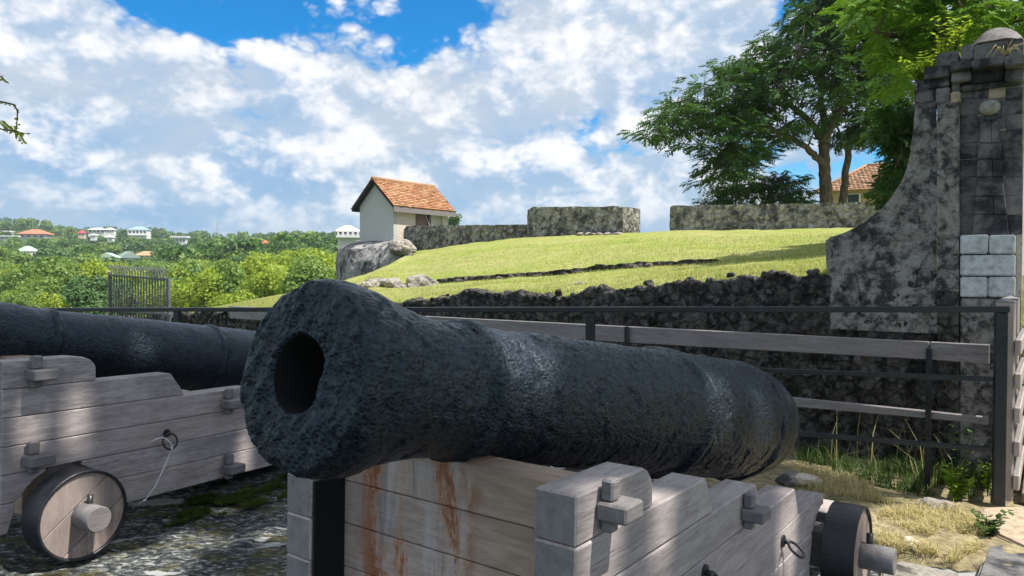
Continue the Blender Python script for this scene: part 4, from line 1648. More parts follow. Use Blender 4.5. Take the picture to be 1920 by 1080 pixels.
# ------------------------------------------------------------------ guns
def gun(fr, muzzle_px, b, slope, label, prof, bore, rings, seed, pit=1.0, trunnions=(), scale=1.0, nl=430, nc=300):
    a, h = fr.hit(muzzle_px[0], muzzle_px[1], b)
    O = fr.w(a, b, h)
    A = fr.A * math.cos(math.atan(slope)) - fr.C * math.sin(math.atan(slope))
    C = fr.C * math.cos(math.atan(slope)) + fr.A * math.sin(math.atan(slope))
    G = Frame(O, A, fr.B, C)
    t = thing('cannon', label, 'cannon', mat4=G.m, group='old iron cannons')
    px, pr = zip(*prof)
    L = px[-1]
    xs = np.linspace(0, L, nl)
    rr = np.interp(xs, px, pr)
    # soften the profile, then set the bands
    ker = np.ones(9) / 9
    rp = np.concatenate([np.full(4, rr[0]), rr, np.full(4, rr[-1])])
    rr = np.convolve(rp, ker, 'valid')
    rr[-3:] = np.interp(xs[-3:], px, pr)
    rr[:4] = np.interp(xs[:4], px, pr)
    for rx, rh, rw in rings:
        rr += rh * np.exp(-((xs - rx) / rw) ** 4)
        rr -= .55 * rh * np.exp(-((xs - rx - rw * 1.7) / (rw * .45)) ** 2)
    th = np.linspace(0, 2 * math.pi, nc, endpoint=False)
    # muzzle face rows (inside to rim), then the outside
    rows = []
    rim = rr[0]
    face = [(.55, bore * .96), (.30, bore * .97), (.12, bore * .98), (.05, bore), (.02, bore * 1.02), (.006, bore * 1.06)]
    for x, r_ in face:
        rows.append((x, r_, 0))
    for s in np.linspace(.04, 1, 44):
        rows.append((-.004 * math.sin(s * math.pi) + .006 * s ** 8, bore * 1.06 + (rim - bore * 1.06) * s, 1))
    for x, r_ in zip(xs[1:], rr[1:]):
        rows.append((x + .006 * math.exp(-x / .012), max(r_, .0), 2))
    X = np.array([r[0] for r in rows]); Rr = np.array([r[1] for r in rows]); K = np.array([r[2] for r in rows])
    nrw = len(rows)
    T, XX = np.meshgrid(th, X)
    RR = np.repeat(Rr[:, None], nc, 1); KK = np.repeat(K[:, None], nc, 1)
    P = np.stack([XX, RR * np.cos(T), RR * np.sin(T)], -1).reshape(-1, 3)
    kk = KK.ravel()
    Q = P + seed
    lump = fbm(Q, 5.0, 4, .55)
    pits = fbm(Q * [1.3, 1.0, 1.0], 46, 4, .7)
    f1, f2, _ = worley(Q * [1, 1.3, 1.3], 34)
    scab = np.clip(.55 - f1, 0, .55)
    mz = np.exp(-np.clip(P[:, 0], 0, None) / .22)
    amp_l = .004 + .007 * mz
    d = amp_l * lump + pit * (.0013 + .0008 * np.clip(P[:, 0], 0, 2.0)) * pits + pit * .0045 * scab * (fbm(Q, 4, 2) > -.15)
    flake = np.clip(fbm(Q * [1.6, 1, 1], 9, 3) - .18, 0, .3)
    d -= pit * .022 * flake
    rad = np.linalg.norm(P[:, 1:], axis=1) + 1e-6
    er = P[:, 1:] / rad[:, None]
    out = kk == 2
    endk = np.clip((L - P[:, 0]) / .05, 0, 1)
    P[:, 1:] += er * (d * out * endk)[:, None]
    f = kk == 1
    ang = np.arctan2(P[:, 2], P[:, 1])
    radial = fbm(np.stack([np.cos(ang) * 2.2, np.sin(ang) * 2.2, rad * 9], 1) + seed, 2.0, 4)
    ridge = fbm(np.stack([P[:, 1] * 1.0, P[:, 2] * 1.0, rad * 0], 1) + seed, 18, 4, .6)
    plate = fbm(np.stack([P[:, 1] * 1.6 + P[:, 2] * .5, P[:, 2] * .55, rad * 0], 1) + seed, 13, 4, .6)
    steps_ = np.floor(plate * 5) / 5 * .7 + plate * .3
    P[:, 0] -= f * (.003 * radial + .004 * ridge + .009 * steps_)
    P[:, 1:] += er * (f * np.clip((rad - bore * 1.1) / .1, 0, 1) * (.004 + .007) * lump)[:, None]
    Fq = grid_faces(nrw, nc, True)[:, ::-1]
    inner = Fq.shape[0] * 0
    # bore wall as its own part
    nb = 5
    barrel = mk('barrel', P[nb * nc:], grid_faces(nrw - nb, nc, True), M['gun'], t, True)
    Pb = P[:(nb + 1) * nc]
    bore_f = [tuple(q) for q in grid_faces(nb + 1, nc, True)] + [tuple(range(nc))]
    mk('bore', Pb, bore_f, M['bore'], t, True)
    for rx, rh, rw in rings:
        # the raised band is a part of its own, corroded like the barrel
        nbw = 9
        xb = np.linspace(rx - rw, rx + rw, nbw)
        T2, X2 = np.meshgrid(th[::2], xb)
        r2 = np.interp(X2, xs, rr) + .0035 - .010 * (np.abs((X2 - rx) / rw) ** 4)
        B = np.stack([X2, r2 * np.cos(T2), r2 * np.sin(T2)], -1).reshape(-1, 3)
        dd = .0075 * fbm(B + seed + 4, 12, 4, .6) + .008 * fbm(B + seed + 9, 4, 2)
        rb = np.linalg.norm(B[:, 1:], axis=1)
        B[:, 1:] *= (1 + dd / rb)[:, None]
        mk('reinforce_band', B, grid_faces(nbw, len(th[::2]), True), M['gun'], t, True)
    for tx, tl, tr, dz in trunnions:
        r0 = float(np.interp(tx, xs, rr))
        for sgn in (-1, 1):
            nr2, nc2 = 16, 36
            V = []
            for i in range(nr2 + 4):
                if i < nr2:
                    s = i / (nr2 - 1)
                    bb = r0 * .7 + (r0 * .3 + tl) * s
                    rad_ = tr * (1 + .12 * (1 - s))
                else:
                    bb = r0 + tl + .004 * (i - nr2 + 1)
                    rad_ = tr * (1 - ((i - nr2 + 1) / 4.) ** 2)
                for k in range(nc2):
                    q = 2 * math.pi * k / nc2
                    V.append((tx + rad_ * math.cos(q), sgn * bb, dz + rad_ * math.sin(q)))
            V = np.array(V)
            V += .006 * np.stack([fbm(V + seed, 22, 3), fbm(V + seed + 5, 22, 3), fbm(V + seed + 9, 22, 3)], 1)
            mk('trunnion', V, grid_faces(nr2 + 4, nc2, True), M['gun'], t, True)
    return G


PROF1 = [(0, .200), (.02, .209), (.07, .216), (.12, .212), (.18, .201), (.25, .187), (.33, .177), (.42, .173), (.5, .175), (.7, .187), (.9, .199), (1.3, .220), (1.7, .243),
         (1.75, .250), (2.1, .268), (2.5, .282), (2.76, .287), (2.88, .278), (2.97, .25), (3.02, .19), (3.045, .11), (3.05, .0)]
gun(CAR1, (556, 701), .487, .178, 'big pitted blue black iron cannon with its muzzle facing the viewer', PROF1, .079,
    [(.50, .011, .020), (1.76, .009, .028), (2.62, .009, .03)], np.array([3.3, 8.1, 1.7]), 1.0, trunnions=())
PROF2 = [(0, .20), (.05, .22), (.15, .215), (.3, .18), (.5, .176), (.9, .195), (1.5, .222), (2.2, .25), (2.28, .256), (2.8, .28), (3.1, .29), (3.2, .27), (3.3, .16), (3.32, .0)]
gun(CAR2, (-150, 613), .55, .168, 'smooth blue black iron cannon barrel lying on the left carriage', PROF2, .076,
    [(.58, .006, .022), (1.66, .006, .02), (2.3, .006, .03)], np.array([13.3, 2.1, 7.7]), .35, trunnions=[(2.0, .13, .075, -.03)], nl=300, nc=200)


# ------------------------------------------------------------------ railings and fences
def gp(px, py, z=0.0):
    d = pray(px, py)
    return EYE + d * ((z - CAM_H) / d[2])


def build_railing():
    P1 = np.array([2.863, 4.22, 0]); P2 = np.array([.552, 5.07, 0])
    A = (P1 - P2) / np.linalg.norm(P1 - P2)
    B = np.array([-A[1], A[0], 0])
    fr = Frame(P1, A, B, Zv)
    t = thing('metal_railing', 'dark painted metal railing running across behind the cannons', 'railing', mat4=fr.m)

    def ln(p, q, a0, a1):
        (x0, z0), (x1, z1) = fr.hit(*p), fr.hit(*q)
        k = (z1 - z0) / (x1 - x0)
        return (a0, 0, z0 + k * (a0 - x0)), (a1, 0, z0 + k * (a1 - x0))
    al = fr.hit(60, 577)[0]
    MB().beam(*ln((200, 580.5), (1860, 580), al, .045), .05, .036).build('top_rail', M['rail'], t, bevel=.004)
    MB().beam(*ln((1385, 692), (1860, 711), al, -.032), .03, .028).build('middle_rail', M['rail'], t, bevel=.003)
    MB().beam(*ln((1520, 815), (1855, 842), al, -.032), .03, .030).build('bottom_rail', M['rail'], t, bevel=.003)
    for px, zb in ((1877, .05), (1107, -.15), (333, -.2), (560, -.2), (60, -.2)):
        a = fr.hit(px, 600)[0]
        z = ln((200, 580.5), (1860, 580), a, a + 1)[0][2] - .0185
        MB().box(a - .031, a + .031, -.022, .022, zb, z).build('post', M['rail'], t, bevel=.004)


build_railing()


def build_wood_fence():
    t = thing('board_fence', 'weathered two board timber fence in front of the moat wall', 'fence', mat4=FORT.m)
    b = -.79

    def line(p, q):
        (x0, z0), (x1, z1) = FORT.hit(*p, b), FORT.hit(*q, b)
        k = (z1 - z0) / (x1 - x0)
        return lambda a: z0 + k * (a - x0)
    a0 = FORT.hit(430, 560, b)[0]; a1 = FORT.hit(1855, 660, b)[0]
    ap = FORT.hit(1742, 700, b)[0]
    for tp, bt in ((((1400, 623), (1855, 646)), ((1400, 655), (1852, 682))), (((1505, 747), (1852, 782)), ((1515, 765), (1852, 796)))):
        ft, fb = line(*tp), line(*bt)
        for x0, x1 in ((a0, ap - .004), (ap + .004, a1)):
            n = 8
            xs = np.linspace(x0, x1, n)
            poly = [(x, fb(x) + .004 * math.sin(7 * x)) for x in xs] + [(x, ft(x) + .003 * math.sin(5 * x + 1)) for x in xs[::-1]]
            V, Fc = prism(poly, b, b + .045)
            MB().add(V, Fc).build('board', M['board'], t, bevel=.004)
    for px, y in ((1742, 652), (1175, 612), (760, 590)):
        a, z = FORT.hit(px, y, b - .02)
        MB().box(a - .017, a + .017, b - .032, b - .002, -.2, z).build('post', M['rail'], t, bevel=.003)


build_wood_fence()


def build_bridge():
    P = at(1884, 700, 4.42)
    fr = Frame([P[0], P[1], 0], Vv, -U, Zv)
    t = thing('bridge_fence', 'sunlit timber fence receding along the bridge at the right edge', 'fence', mat4=fr.m)
    ztop = at(1884, 565, 4.42)[2]
    for k, a in enumerate((0, .62, 1.35, 2.2)):
        p = MB().box(a - .052, a + .052, -.05, .05, .02, ztop - .003 * k).build('post', M['pale_board'], t, bevel=.008)
        MB().add([(a - .054, -.052, ztop), (a + .054, -.052, ztop), (a + .054, .052, ztop), (a - .054, .052, ztop), (a, 0, ztop + .02)],
                 [(0, 1, 4), (1, 2, 4), (2, 3, 4), (3, 0, 4), (3, 2, 1, 0)]).build('post_cap', M['pale_board'], p)
    for i in range(5):
        z = .10 + i * .205
        MB().box(-.075, 2.3, -.085, -.052, z, z + .095).build('rail_board', M['pale_board'], t, bevel=.006)
    # deck
    d = thing('bridge_deck', 'reddish timber bridge deck beyond the stone step at the right edge', 'deck', mat4=fr.m)
    for k in range(16):
        a = .12 + k * .15
        MB().box(a, a + .14, -1.9, -.09, -.02, .045 + rng.uniform(-.004, .004)).build('deck_plank', M['deck'], d, bevel=.005)
    # stone step and slabs
    def slab(name, pts, z0, z1, mat, label, cat='stone slab'):
        W = [gp(px, py, z1) for px, py in pts]
        c = np.mean(W, 0)
        o = MB()
        n = len(W)
        V = [(w[0], w[1], z1) for w in W] + [(w[0], w[1], z0) for w in W]
        Fc = [tuple(range(n)), tuple(range(2 * n - 1, n - 1, -1))] + [(i, (i + 1) % n, (i + 1) % n + n, i + n) for i in range(n)]
        ob = o.add(V, Fc).build(name, mat, None, bevel=.012, seg=2)
        tag(ob, label, cat)
        return ob
    slab('stone_step', [(1843, 950), (1960, 948), (2060, 1046), (1920, 1024), (1829, 981)], -.1, .05, M['tan'], 'worn tan stone step under the railing end post')
    slab('stone_slab', [(1851, 1024), (1890, 1018), (1985, 1050), (2080, 1140), (1980, 1200), (1820, 1110)], -.1, .035, M['pillar_dark'], 'dark rough stone slab in the bottom right corner')
    slab('stone_slab', [(1655, 1058), (1690, 1050), (1800, 1075), (1830, 1120), (1640, 1130)], -.1, .01, M['palerock'], 'pale flat stone at the bottom edge beside the rear wheel')
    for k, (px, py, s, lab) in enumerate([(1711, 1024, .062, 'loose white topped stone lying in the dry grass by the wheel'),
                                          (1512, 903, .085, 'pale stone block in the grass behind the cannon breech'),
                                          (1478, 900, .08, 'dark stone wedged below the cannon breech'),
                                          (1757, 953, .09, 'flat grey stone in the shaded weeds by the railing')]):
        me = rock_mesh('loose_rock', 4, 1, M['oldplaster'] if k < 2 else M['palerock'], 3, .35, .7)[k]
        o = mko('loose_rock', me)
        p = gp(px, py, .02)
        o.location = tuple(p)
        o.scale = (s * 1.2, s, s * .85)
        o.rotation_euler = (.2, .1, k * 1.9 + .5)
        tag(o, lab, 'rock', 'loose rocks by the railing')


build_bridge()


# ------------------------------------------------------------------ iron gate panel on the far edge
def build_gate():
    Y = 11.0
    P0, P1 = at(207, 560, Y + .4), at(316, 560, Y - .4)
    A = np.array([P1[0] - P0[0], P1[1] - P0[1], 0]); W = np.linalg.norm(A); A /= W
    B = np.array([-A[1], A[0], 0])
    fr = Frame([P0[0], P0[1], 0], A, B, Zv)
    t = thing('iron_gate', 'rusting iron bar gate with hooked spikes standing before the valley', 'gate', mat4=fr.m)
    gm = iron_mat('gate_iron', (.10, .11, .115), .6, 30, .002)
    zl, zr = fr.hit(207, 516)[1], fr.hit(316, 524)[1]
    bl, br_ = fr.hit(222, 583)[1], fr.hit(314, 589)[1]
    MB().beam((-.02, 0, zl), (W + .02, 0, zr), .035, .035).build('top_bar', gm, t, bevel=.004)
    MB().beam((-.02, 0, bl), (W + .02, 0, br_), .03, .03).build('lower_bar', gm, t, bevel=.004)
    n = 21
    for k in range(n):
        s = (k + .5) / n
        a = W * s
        zt = zl + (zr - zl) * s
        pts = [(a, 0, -.2), (a, 0, zt + .05)]
        hook = [(a, 0, zt + .09), (a - .005, -.01, zt + .125), (a - .02, -.03, zt + .15), (a - .04, -.06, zt + .165)]
        jx = rng.uniform(-.01, .01)
        MB().tube(pts + [(h[0] + jx, h[1], h[2]) for h in hook], [.0105] * 4 + [.008, .005], 6).build('bar', gm, t, True)
    for a in (-.01, W + .01):
        MB().box(a - .02, a + .02, -.02, .02, -.3, (zl if a < .5 else zr) + .02).build('gate_post', gm, t, bevel=.003)
    MB().beam((W * .82, .02, br_), (W + .16, -.02, br_ - .02), .02, .02).build('brace', gm, t)
    o = rock_mesh('hinge_lump', 1, 1, M['tan'], 2, .3)[0]
    q = mko('hinge_cap', o, t)
    q.location = (-.02, 0, zl + .03)
    q.scale = (.03, .03, .05)


build_gate()


# ------------------------------------------------------------------ vegetation
def sprays(C, rg, L, W, n=7, droop=.35, flat=.35, lw=.30, dirs=None):
    """feathery compound leaves: a rachis with paired leaflets; returns V, quads"""
    m = len(C)
    az = rg.uniform(0, 2 * math.pi, m)
    D = np.stack([np.cos(az), np.sin(az), rg.normal(-droop, flat, m)], 1)
    if dirs is not None:
        D = D * .55 + dirs
    D /= np.linalg.norm(D, axis=1)[:, None]
    S = np.cross(D, [0, 0, 1.]); S /= (np.linalg.norm(S, axis=1)[:, None] + 1e-6)
    Nn = np.cross(S, D)
    roll = rg.normal(0, .45, m)[:, None]
    S2 = S * np.cos(roll) + Nn * np.sin(roll)
    Ls = L * rg.uniform(.7, 1.3, m)
    Vs = []
    for i in range(n):
        s = (i + .4) / n
        prof = math.sin(math.pi * (.18 + .78 * s)) ** .6
        base = C + D * (Ls * s)[:, None] + np.array([0, 0, -1.]) * (droop * .35 * Ls * s * s)[:, None]
        for sg in (-1, 1):
            w = (W * prof * rg.uniform(.75, 1.2, m))[:, None]
            tip = base + S2 * sg * w + D * w * .45 - np.array([0, 0, 1.]) * w * .22 * rg.uniform(0, 2, m)[:, None]
            mid = (base + tip) / 2
            ax = (tip - base)
            ac = D * w * lw
            Vs.append(np.stack([base, mid + ac, tip, mid - ac], 1))
    V = np.concatenate(Vs).reshape(-1, 3)
    Q = np.arange(len(V)).reshape(-1, 4)
    return V, Q


def in_poly(x, y, poly):
    c = np.zeros(len(x), bool)
    n = len(poly)
    for i in range(n):
        x0, y0 = poly[i]
        x1, y1 = poly[(i + 1) % n]
        m = ((y0 > y) != (y1 > y)) & (x < (x1 - x0) * (y - y0) / (y1 - y0 + 1e-9) + x0)
        c ^= m
    return c


def sample_poly(poly, n, rg):
    xs, ys = zip(*poly)
    out = []
    while len(out) < n:
        x = rg.uniform(min(xs), max(xs), 400); y = rg.uniform(min(ys), max(ys), 400)
        k = in_poly(x, y, poly)
        out += list(zip(x[k], y[k]))
    return np.array(out[:n])


def limb_tube(mb, pts, r0, r1, n=9, sub=4, wob=.05, rg=rng):
    P = [np.array(p, float) for p in pts]
    Q = []
    for i in range(len(P) - 1):
        for s in np.linspace(0, 1, sub, endpoint=False):
            Q.append(P[i] * (1 - s) + P[i + 1] * s + (rg.normal(0, wob, 3) if (i or s) else 0))
    Q.append(P[-1])
    rad = np.linspace(r0, r1, len(Q))
    mb.tube(Q, list(rad), n)


def pixel_tree(name, label, trunk_px, limbs, poly, Y, dY, ncl, per, leafm, L, W, seed, rcl=(.95, .28), tr=.3, parts=None, droop=.4, nleaf=7, trunkm=None, holes=()):
    """tree drawn from the photo's silhouette but grown in depth around Y"""
    rg = np.random.default_rng(seed)
    base = at(trunk_px[0][0], trunk_px[0][1], Y)
    t = thing(name, label, 'tree', loc=base)
    mb = MB()
    limb_tube(mb, [at(x, y, Y) - base for x, y in trunk_px], tr, tr * .72, 12, 5, .02, rg)
    tk = mb.build('trunk', M['bark'], t, True)
    nodes = [at(x, y, Y) - base for x, y in trunk_px[len(trunk_px) // 2:]]
    for pts, r0, r1, dy in limbs:
        mb = MB()
        W_ = [at(x, y, Y + dy * i / max(1, len(pts) - 1)) - base for i, (x, y) in enumerate(pts)]
        limb_tube(mb, W_, r0, r1, 9, 4, .03, rg)
        mb.build('limb', M['bark'], t, True)
        nodes += W_[1:]
    nodes = np.array(nodes)
    pc = sample_poly(poly, ncl, rg)
    for hx, hy, hr in holes:
        pc = pc[((pc[:, 0] - hx) ** 2 + (pc[:, 1] - hy) ** 2) > hr * hr]
    cl = []
    tw = MB()
    for x, y in pc:
        yy = Y + rg.uniform(-dY, dY)
        p = at(x, y, yy) - base
        cl.append(p)
        j = np.argmin(np.linalg.norm(nodes - p, axis=1))
        q = nodes[j]
        mid = (p + q) / 2 + np.array([0, 0, .12 * np.linalg.norm(p - q)])
        tw.tube([q, mid, p], [tr * .14, tr * .09, tr * .035], 5, False)
        nodes = np.vstack([nodes, (p + mid) / 2]) if rg.random() < .5 else nodes
    o = tw.build('twig', M['bark'], t, True)
    o['kind'] = 'stuff'
    cl = np.repeat(np.array(cl), per, 0)
    m = len(cl)
    v = rg.normal(0, 1, (m, 3))
    v /= np.linalg.norm(v, axis=1)[:, None]
    v *= (rg.random(m) ** .4)[:, None]
    C = cl + v * [rcl[0], rcl[0], rcl[1]]
    dirs = v * [1, 1, .2]
    V, Q = sprays(C, rg, L, W, nleaf, droop, dirs=dirs)
    cr = mk('crown', V, Q, leafm, t)
    return t


BIG_POLY = [(1200, 250), (1218, 228), (1255, 192), (1305, 155), (1370, 112), (1430, 80), (1480, 55), (1508, 20), (1512, -70), (1760, -70), (1740, 120), (1690, 180),
            (1655, 215), (1620, 235), (1580, 215), (1545, 225), (1500, 245), (1480, 290), (1440, 300), (1400, 325), (1365, 345), (1320, 350), (1300, 325), (1330, 285),
            (1290, 262), (1250, 258), (1220, 262)]
pixel_tree('spreading_tree', 'big dark green spreading tree with feathery leaves behind the long parapet',
           [(1549, 392), (1548, 345), (1545, 300), (1544, 268)],
           [([(1546, 305), (1528, 293), (1514, 277), (1486, 261), (1437, 238), (1400, 224)], .19, .06, -1.5),
            ([(1544, 268), (1530, 240), (1506, 216), (1482, 195), (1450, 172), (1410, 150)], .2, .06, 1.0),
            ([(1544, 270), (1546, 230), (1540, 190), (1536, 150), (1530, 90), (1540, 30)], .2, .05, 2.0),
            ([(1545, 262), (1570, 220), (1600, 170), (1640, 120), (1680, 60)], .2, .05, -1.0),
            ([(1437, 238), (1380, 235), (1320, 240), (1260, 250)], .07, .03, -1.0),
            ([(1400, 224), (1370, 270), (1340, 320)], .05, .02, -1.0),
            ([(1410, 150), (1360, 150), (1300, 175)], .06, .02, 1.0)],
           BIG_POLY, 34.5, 3.2, 400, 15, M['leaf_dark'], .66, .21, 21, (1.05, .17), .31, droop=.32,
           holes=[(1497, 203, 26), (1520, 190, 16), (1455, 195, 12), (1470, 290, 18), (1560, 230, 18), (1640, 185, 14)])
pixel_tree('forked_tree', 'slimmer leaning tree right of the spreading tree trunk', [(1580, 392), (1584, 345), (1587, 310), (1592, 270)],
           [([(1592, 270), (1604, 240), (1630, 200), (1660, 150)], .12, .04, 1.0), ([(1590, 290), (1575, 255), (1565, 220)], .07, .03, -.5)],
           [(1560, 262), (1585, 235), (1640, 200), (1690, 180), (1700, 250), (1660, 240), (1620, 262), (1580, 280)], 35.5, 1.5, 26, 15, M['leaf_dark'], .55, .2, 22, (.7, .22), .2)
pixel_tree('low_tree', 'low bushy tree peeping over the long parapet left of the trunks', [(1440, 395), (1442, 370), (1445, 350)],
           [([(1445, 350), (1400, 345), (1360, 362)], .07, .02, 0), ([(1445, 350), (1490, 340), (1515, 360)], .07, .02, 0)],
           [(1312, 384), (1340, 358), (1395, 338), (1450, 316), (1500, 338), (1528, 362), (1535, 386)], 37, 1.5, 50, 12, M['leaf_dark'], .55, .2, 23, (.65, .25), .12)
pixel_tree('shade_bush', 'dark leafy tree pressed against the left side of the gate pillar', [(1712, 420), (1706, 360), (1700, 300), (1700, 230)],
           [([(1700, 300), (1690, 260), (1680, 220)], .08, .03, 0)],
           [(1640, 215), (1680, 190), (1722, 170), (1722, 330), (1700, 345), (1682, 378), (1650, 372), (1662, 345), (1690, 318), (1688, 290), (1660, 260)], 15, 1.2, 75, 18, M['leaf_dark'], .26, .11, 24, (.34, .2), .14)
pixel_tree('bright_tree', 'sunlit bright green feathery tree rising behind the gate pillar', [(1840, 420), (1830, 300), (1810, 180), (1790, 80)],
           [([(1810, 180), (1750, 110), (1690, 70), (1640, 60)], .09, .03, -1), ([(1790, 80), (1850, 20), (1900, -30)], .08, .03, 0), ([(1790, 80), (1740, 10), (1690, -40)], .08, .03, 1)],
           [(1590, 40), (1620, 70), (1625, 105), (1665, 130), (1700, 170), (1735, 140), (1760, 108), (1830, 62), (1925, 78), (1990, 60), (1990, -90), (1640, -90)], 12.5, 1.6, 110, 12, M['leaf_bright'], .34, .13, 25, (.45, .10), .17)


# far trees: shared crowns
def crown_mesh(name, seed, mat, n=900, blobs=9, leaf=.32, rx=2.4, rz=1.9, zc=3.2):
    rg = np.random.default_rng(seed)
    B = rg.normal(0, 1, (blobs, 3)); B /= np.linalg.norm(B, axis=1)[:, None]
    B = B * (rg.random(blobs) ** .5)[:, None] * [rx * .75, rx * .75, rz * .7] + [0, 0, zc]
    br = rg.uniform(.38, .62, blobs) * rx
    k = rg.choice(blobs, n, p=br ** 2 / (br ** 2).sum())
    v = rg.normal(0, 1, (n, 3)); v /= np.linalg.norm(v, axis=1)[:, None]
    v[:, 2] = np.abs(v[:, 2]) * np.where(rg.random(n) < .78, 1, -1)
    C = B[k] + v * (br[k] * rg.uniform(.80, 1.1, n))[:, None]
    nrm = v + rg.normal(0, .55, (n, 3)); nrm /= np.linalg.norm(nrm, axis=1)[:, None]
    a = np.cross(nrm, rg.normal(0, 1, (n, 3))); a /= np.linalg.norm(a, axis=1)[:, None]
    b = np.cross(nrm, a)
    s = (leaf * rg.uniform(.6, 1.4, n))[:, None]
    V = np.stack([C - a * s, C + b * s * .6, C + a * s, C - b * s * .6], 1).reshape(-1, 3)
    me = rawmesh(name, V, np.arange(len(V)).reshape(-1, 4))
    me.materials.append(mat)
    return me


def build_woods():
    tm = MB().tube([(0, 0, -1.5), (.1, 0, 1.5), (.05, .1, 3.2)], [.22, .17, .08], 7)
    tmesh = tm.build('trunk', M['bark'], None, True)
    trunk_me = tmesh.data
    bpy.data.objects.remove(tmesh)
    lime = [crown_mesh('crown', 100 + k, M['leaf_lime'], 2400, 13, .16) for k in range(5)]
    mid = [crown_mesh('crown', 200 + k, M['leaf_far'], 2200, 12, .17) for k in range(5)]
    dark = [crown_mesh('crown', 300 + k, M['leaf_fardark'], 2000, 11, .18, 2.3, 2.1) for k in range(4)]
    rg = np.random.default_rng(77)

    def plant(px, Y, s, me, label, group):
        top = valley_y(px, Y) - F_PX * 5.3 * s / Y
        hw2 = F_PX * 2.4 * s / Y
        for hx, hy, hw, hY in HOUSE_VIEW:
            if abs(px - hx) < hw / 2 + hw2 and Y < hY and top < hy - 3:
                return False
        p = valley_pt(px, Y)
        p[2] += rg.uniform(-.4, .2) * s
        t = bpy.data.objects.new('hillside_tree', None)
        COL.objects.link(t)
        t.empty_display_size = .2
        t.location = tuple(p)
        t.rotation_euler = (0, 0, rg.uniform(0, 6.28))
        t.scale = (s * rg.uniform(.9, 1.2), s * rg.uniform(.9, 1.2), s * rg.uniform(.85, 1.15))
        tag(t, label, 'tree', group)
        c = bpy.data.objects.new('crown', me); COL.objects.link(c); c.parent = t
        k = bpy.data.objects.new('trunk', trunk_me); COL.objects.link(k); k.parent = t
        return True
    # near bright slope
    n = 0
    while n < 125:
        px = rg.uniform(300, 690)
        Y = math.exp(rg.uniform(math.log(62), math.log(230)))
        if px < 420 and Y < 80:
            continue
        r = rg.random()
        me = lime[n % 5] if r < .62 else (mid[n % 5] if r < .86 else dark[n % 4])
        lab = ('lime green bushy tree on the slope right of the iron gate', 'mid green bushy tree among the lime trees right of the gate',
               'dark green tree tucked among the lime trees right of the gate')[0 if r < .62 else (1 if r < .86 else 2)]
        n += plant(px, Y, rg.uniform(.75, 1.25), me, lab, lab.split(' ')[0] + ' trees right of the gate')
    n = 0
    while n < 120:
        px = rg.uniform(-60, 360)
        Y = math.exp(rg.uniform(math.log(85), math.log(330)))
        r = rg.random()
        low = Y < 140
        if low and r < .5:
            me, lab = lime[n % 5], 'bright green tree low in the valley left of the iron gate'
        elif r < .7:
            me, lab = mid[n % 5], 'mid green tree in the valley left of the iron gate'
        else:
            me, lab = dark[n % 4], 'dark blue green tree in the valley left of the iron gate'
        n += plant(px, Y, rg.uniform(.8, 1.5), me, lab, lab.split(' ')[0] + ' trees left of the gate')
    for k, (px, Y, s) in enumerate(((528, 200, 1.5), (545, 195, 1.6), (565, 190, 1.7), (585, 190, 1.6), (602, 185, 1.5), (505, 210, 1.2), (620, 180, 1.2))):
        plant(px, Y, s, dark[k % 4], 'dark round crowned tree in the row left of the white villa', 'row of dark trees by the villa')
    # the far wood: one mass
    Vs, off = {0: [], 1: [], 2: []}, 0
    protos = []
    for k in range(6):
        m_ = crown_mesh('far_crown', 400 + k, M['leaf_far'], 220, 8, .5, 2.6, 2.0)
        co = np.empty(len(m_.vertices) * 3); m_.vertices.foreach_get('co', co)
        protos.append(co.reshape(-1, 3))
        bpy.data.meshes.remove(m_)
    for k in range(1500):
        px = rg.uniform(-250, 760)
        Y = math.exp(rg.uniform(math.log(230), math.log(980)))
        p = valley_pt(px, Y)
        s = rg.uniform(1.0, 1.9) * (1 + .3 * (Y > 600))
        q = rg.uniform(0, 6.28)
        c, sn = math.cos(q), math.sin(q)
        co = protos[k % 6] * s
        co = np.stack([co[:, 0] * c - co[:, 1] * sn, co[:, 0] * sn + co[:, 1] * c, co[:, 2] * rg.uniform(.8, 1.2)], 1) + p
        # keep the houses in sight
        pxs = (px, valley_y(px, Y))
        skip = False
        for hx, hy, hw, hY in HOUSE_VIEW:
            if abs(px - hx) < hw / 2 + 4 and Y < hY + 12 and pxs[1] - 1350 * 5 * s / Y < hy - 3:
                skip = True
        if skip:
            continue
        Vs[int(rg.random() * 3)].append(co)
    for i, (nm, mt, lab) in enumerate((('far_woodland', M['leaf_far'], 'mid green trees of the far wooded hillside'), ('far_woodland', M['leaf_fardark'], 'dark trees of the far wooded hillside'),
                                       ('far_woodland', M['leaf_mid'], 'fresh green trees of the far wooded hillside'))):
        V = np.concatenate(Vs[i])
        o = mk(nm, V, np.arange(len(V)).reshape(-1, 4), mt)
        tag(o, lab, 'woodland', None, 'stuff')
    # bush behind the hut's right end
    b = at(852, 424, 60)
    t = thing('round_bush', 'small round green bush showing right of the hut roof', 'bush', loc=b)
    c = mko('crown', dark[1], t); c.scale = (.30, .30, .34); c.location = (0, 0, -.7)


HOUSE_VIEW = [(68, 448, 50, 600), (12, 445, 40, 570), (52, 482, 36, 430), (154, 441, 12, 600), (190, 440, 50, 590), (206, 449, 16, 560), (262, 441, 36, 600),
              (338, 455, 28, 520), (204, 489, 44, 400), (240, 487, 40, 410), (275, 484, 40, 430), (498, 460, 26, 330), (656, 443, 50, 150)]
build_woods()


